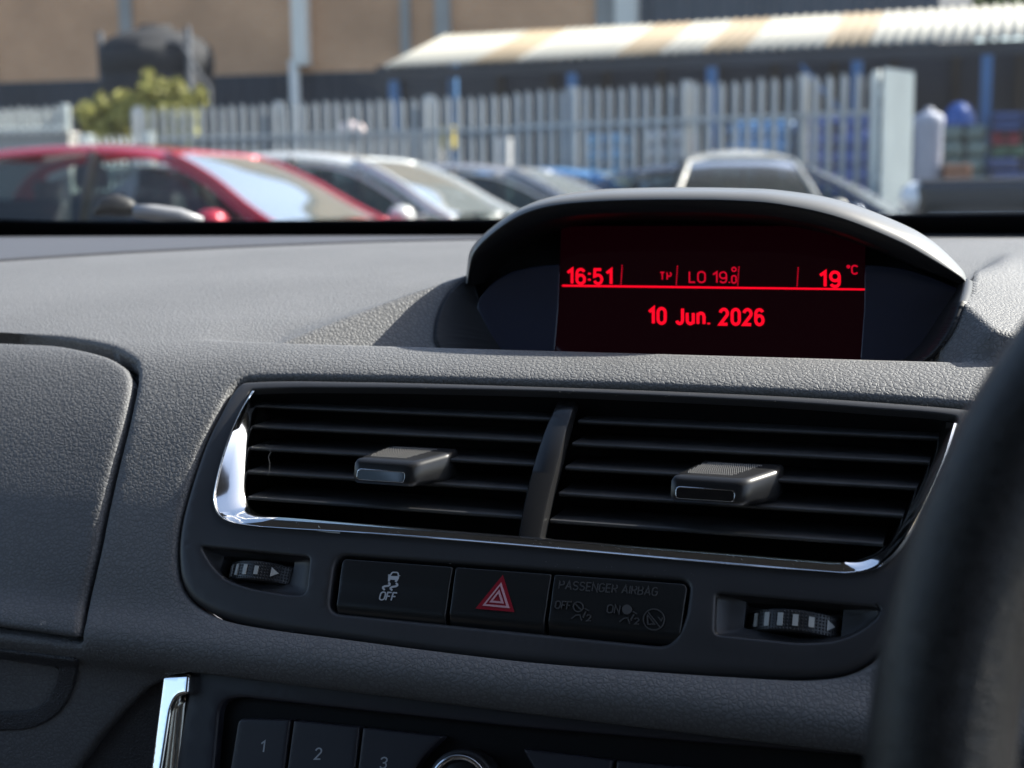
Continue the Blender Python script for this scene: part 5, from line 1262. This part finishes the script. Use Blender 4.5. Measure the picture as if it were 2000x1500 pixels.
    bm = bmesh.new(); ed = [[(x, s * (sd(max(z - .04, zb)) - .045), z + .004) for x, z in fp] for s in (1, -1)]; tube(bm, ed[0][::-1] + [(fp[0][0] - .01, y, fp[0][1] + .7 * crown_z + .004) for y in (.3, 0, -.3)] + ed[1], .024, 8); fromb('screen_frame', bm, paint, root, smooth=True)
    for s in (-1, 1):
        bm = bmesh.new(); g = bmesh.ops.create_uvsphere(bm, u_segments=16, v_segments=10, radius=1)
        for v in g['verts']: v.co = Vector((.96 * sx + v.co.x * .085 + (-.03 if v.co.x < 0 else 0), s * (.98 + v.co.y * .10), zb + .045 + v.co.z * .075))
        beam(bm, (.98 * sx, s * .83, zb - .0), (.97 * sx, s * .93, zb + .02), .04); fromb('mirror', bm, paint, root, smooth=True)
        bm = bmesh.new(); g = bmesh.ops.create_uvsphere(bm, u_segments=16, v_segments=10, radius=1)
        for v in g['verts']: v.co = Vector((1.84 * sx + v.co.x * .16, s * (.66 + v.co.y * .14), .68 * sz + v.co.z * .09))
        fromb('headlamp', bm, M['lamp'], root, smooth=True)
        for x in (-1.28 * sx, 1.32 * sx):
            bm = bmesh.new(); bmesh.ops.create_cone(bm, cap_ends=True, segments=28, radius1=.31, radius2=.31, depth=.2, matrix=Matrix.Translation((x, s * .79, .31)) @ Matrix.Rotation(math.pi / 2, 4, 'X'))
            wh = fromb('wheel', bm, M['tyre'], root)
            bm = bmesh.new(); bmesh.ops.create_cone(bm, cap_ends=True, segments=24, radius1=.20, radius2=.20, depth=.01, matrix=Matrix.Translation((x, s * .898, .31)) @ Matrix.Rotation(math.pi / 2, 4, 'X')); fromb('rim', bm, M['alloy'], wh)
        if rails:
            bm = bmesh.new(); tube(bm, [(-1.2 * sx, s * .57, zr(-1.2 * sx) + .0), (-1.0 * sx, s * .57, zr(-1.0 * sx) + .05), (0.1 * sx, s * .57, zr(.1 * sx) + .05), (.3 * sx, s * .57, zr(.3 * sx))], .016, 8); fromb('roof_rail', bm, M['alloy'], root, smooth=True)
    bm = bmesh.new(); bbox(bm, -.17 * 1, .17, -.26, .26, 0, .0, 0) if False else None; bm.free()
    for s in (-1, 1):
        bm = bmesh.new(); beam(bm, (bpil, s * (sd(zb) - .015), zb), (bpil - .03, s * (sd(zr(bpil) - .06) - .015), zr(bpil) - .06), .03, .11, up=(0, 1, 0)); fromb('door_pillar', bm, M['pillar'], root)
        bm = bmesh.new(); bbox(bm, -.38 * sx, -.22 * sx, s * .36 - .24, s * .36 + .24, .5, 1.16 * sz, .05, 3); bbox(bm, -.42 * sx, -.30 * sx, s * .36 - .13, s * .36 + .13, 1.18 * sz, 1.34 * sz, .04, 3); fromb('seat', bm, M['cabin'], root, smooth=True)
    bm = bmesh.new(); bbox(bm, -1.35 * sx, -1.18 * sx, -.62, .62, .5, 1.12 * sz, .05, 3)
    for s in (-.4, .4): bbox(bm, -1.36 * sx, -1.26 * sx, s - .13, s + .13, 1.12 * sz, 1.26 * sz, .03, 3)
    fromb('rear_seat', bm, M['cabin'], root, smooth=True)
    bm = bmesh.new(); tube(bm, [(.42 * sx + .06 * math.sin(a), .36 + .17 * math.cos(a), 1.0 * sz + .15 * math.sin(a)) for a in np.linspace(0, 6.28, 20)], .015, 6, False); fromb('steering_wheel', bm, M['cabin'], root, smooth=True)
    bm = bmesh.new(); bbox(bm, -1.55 * sx, 1.05 * sx, -.8, .8, zb - .06, zb - .03) if False else bbox(bm, .52 * sx, .92 * sx, -.72, .72, zb - .05, zb + .03, .02); fromb('dash_top', bm, M['cabin'], root)
    return root
def carpos(px_, dep, lx):                        # ground point so that local (lx, 0) shows over a picture column
    p = hz(px_, dep, 0); return (p[0] - lx, p[1], 0)
CARX = 1.18
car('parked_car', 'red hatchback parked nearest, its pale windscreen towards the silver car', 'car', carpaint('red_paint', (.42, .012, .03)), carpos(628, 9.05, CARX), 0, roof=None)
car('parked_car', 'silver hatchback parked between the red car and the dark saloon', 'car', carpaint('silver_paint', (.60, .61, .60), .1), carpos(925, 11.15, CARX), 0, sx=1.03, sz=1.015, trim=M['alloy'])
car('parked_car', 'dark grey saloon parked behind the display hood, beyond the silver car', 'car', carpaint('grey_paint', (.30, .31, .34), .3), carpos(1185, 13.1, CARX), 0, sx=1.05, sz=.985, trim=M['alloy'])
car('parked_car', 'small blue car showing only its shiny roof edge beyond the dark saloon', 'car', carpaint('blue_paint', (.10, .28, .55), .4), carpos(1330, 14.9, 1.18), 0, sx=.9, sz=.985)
car('parked_car', 'pale champagne hatchback seen end on above the middle of the display hood', 'car', carpaint('champagne_paint', (.40, .39, .35), 0.0, .35), (0, 0, 0), 0, sx=.82, sz=1.05, scr_m=M['screen2'], crown_z=.05, cr=.10)
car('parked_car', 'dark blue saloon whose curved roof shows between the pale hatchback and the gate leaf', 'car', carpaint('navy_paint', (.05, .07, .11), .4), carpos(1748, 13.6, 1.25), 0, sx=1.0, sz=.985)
cars = [o for o in COL.objects if o.name.startswith('parked_car')]
c5 = cars[4]; p = hz(1440, 13.2, 0); c5.location = (p[0], p[1], 0); c5.rotation_euler = (0, 0, R_(-74)); c5.scale = (.9, .86, .985)
# dark 4x4 at the right edge, bonnet only in the frame
M['blackpaint'] = carpaint('black_paint', (.02, .02, .022))
p = hz(1908, 11.6, 0)
V4 = empty('offroad_car', tuple(p), 0); tag(V4, 'tall dark off road car at the right edge with a glinting headlamp', 'car')
bm = bmesh.new(); bbox(bm, -.45, 4.0, -.85, .85, .45, 1.20, .06, 3); fromb('body', bm, M['blackpaint'], V4, smooth=False)
bm = bmesh.new(); bbox(bm, .85, 3.9, -.78, .78, 1.19, 1.85, .12, 3); fromb('cabin', bm, M['blackpaint'], V4)
bm = bmesh.new(); bbox(bm, 1.1, 2.2, -.787, -.781, 1.28, 1.70); fromb('side_window', bm, M['carglass'], V4)
bm = bmesh.new(); bbox(bm, 2.3, 3.6, -.787, -.781, 1.28, 1.70); fromb('side_window', bm, M['carglass'], V4)
bm = bmesh.new(); bbox(bm, -.44, .83, -.80, .80, 1.203, 1.225, .008); fromb('bonnet', bm, mat('grey_edge', (.16, .16, .165), .4), V4)
bm = bmesh.new(); bbox(bm, -.35, 3.9, -.90, -.853, .86, .94, .01); fromb('side_trim', bm, M['galv'], V4)
for s in (-1, 1):
    bm = bmesh.new(); g = bmesh.ops.create_uvsphere(bm, u_segments=20, v_segments=12, radius=1)
    for v in g['verts']: v.co = Vector((-.45 + v.co.x * .15, s * .66 + v.co.y * .18, 1.07 + v.co.z * .14))
    fromb('headlamp', bm, M['lamp'], V4, smooth=True)
    for x in (.45, 3.1):
        bm = bmesh.new(); bmesh.ops.create_cone(bm, cap_ends=True, segments=28, radius1=.37, radius2=.37, depth=.24, matrix=Matrix.Translation((x, s * .80, .37)) @ Matrix.Rotation(math.pi / 2, 4, 'X')); fromb('wheel', bm, M['tyre'], V4)
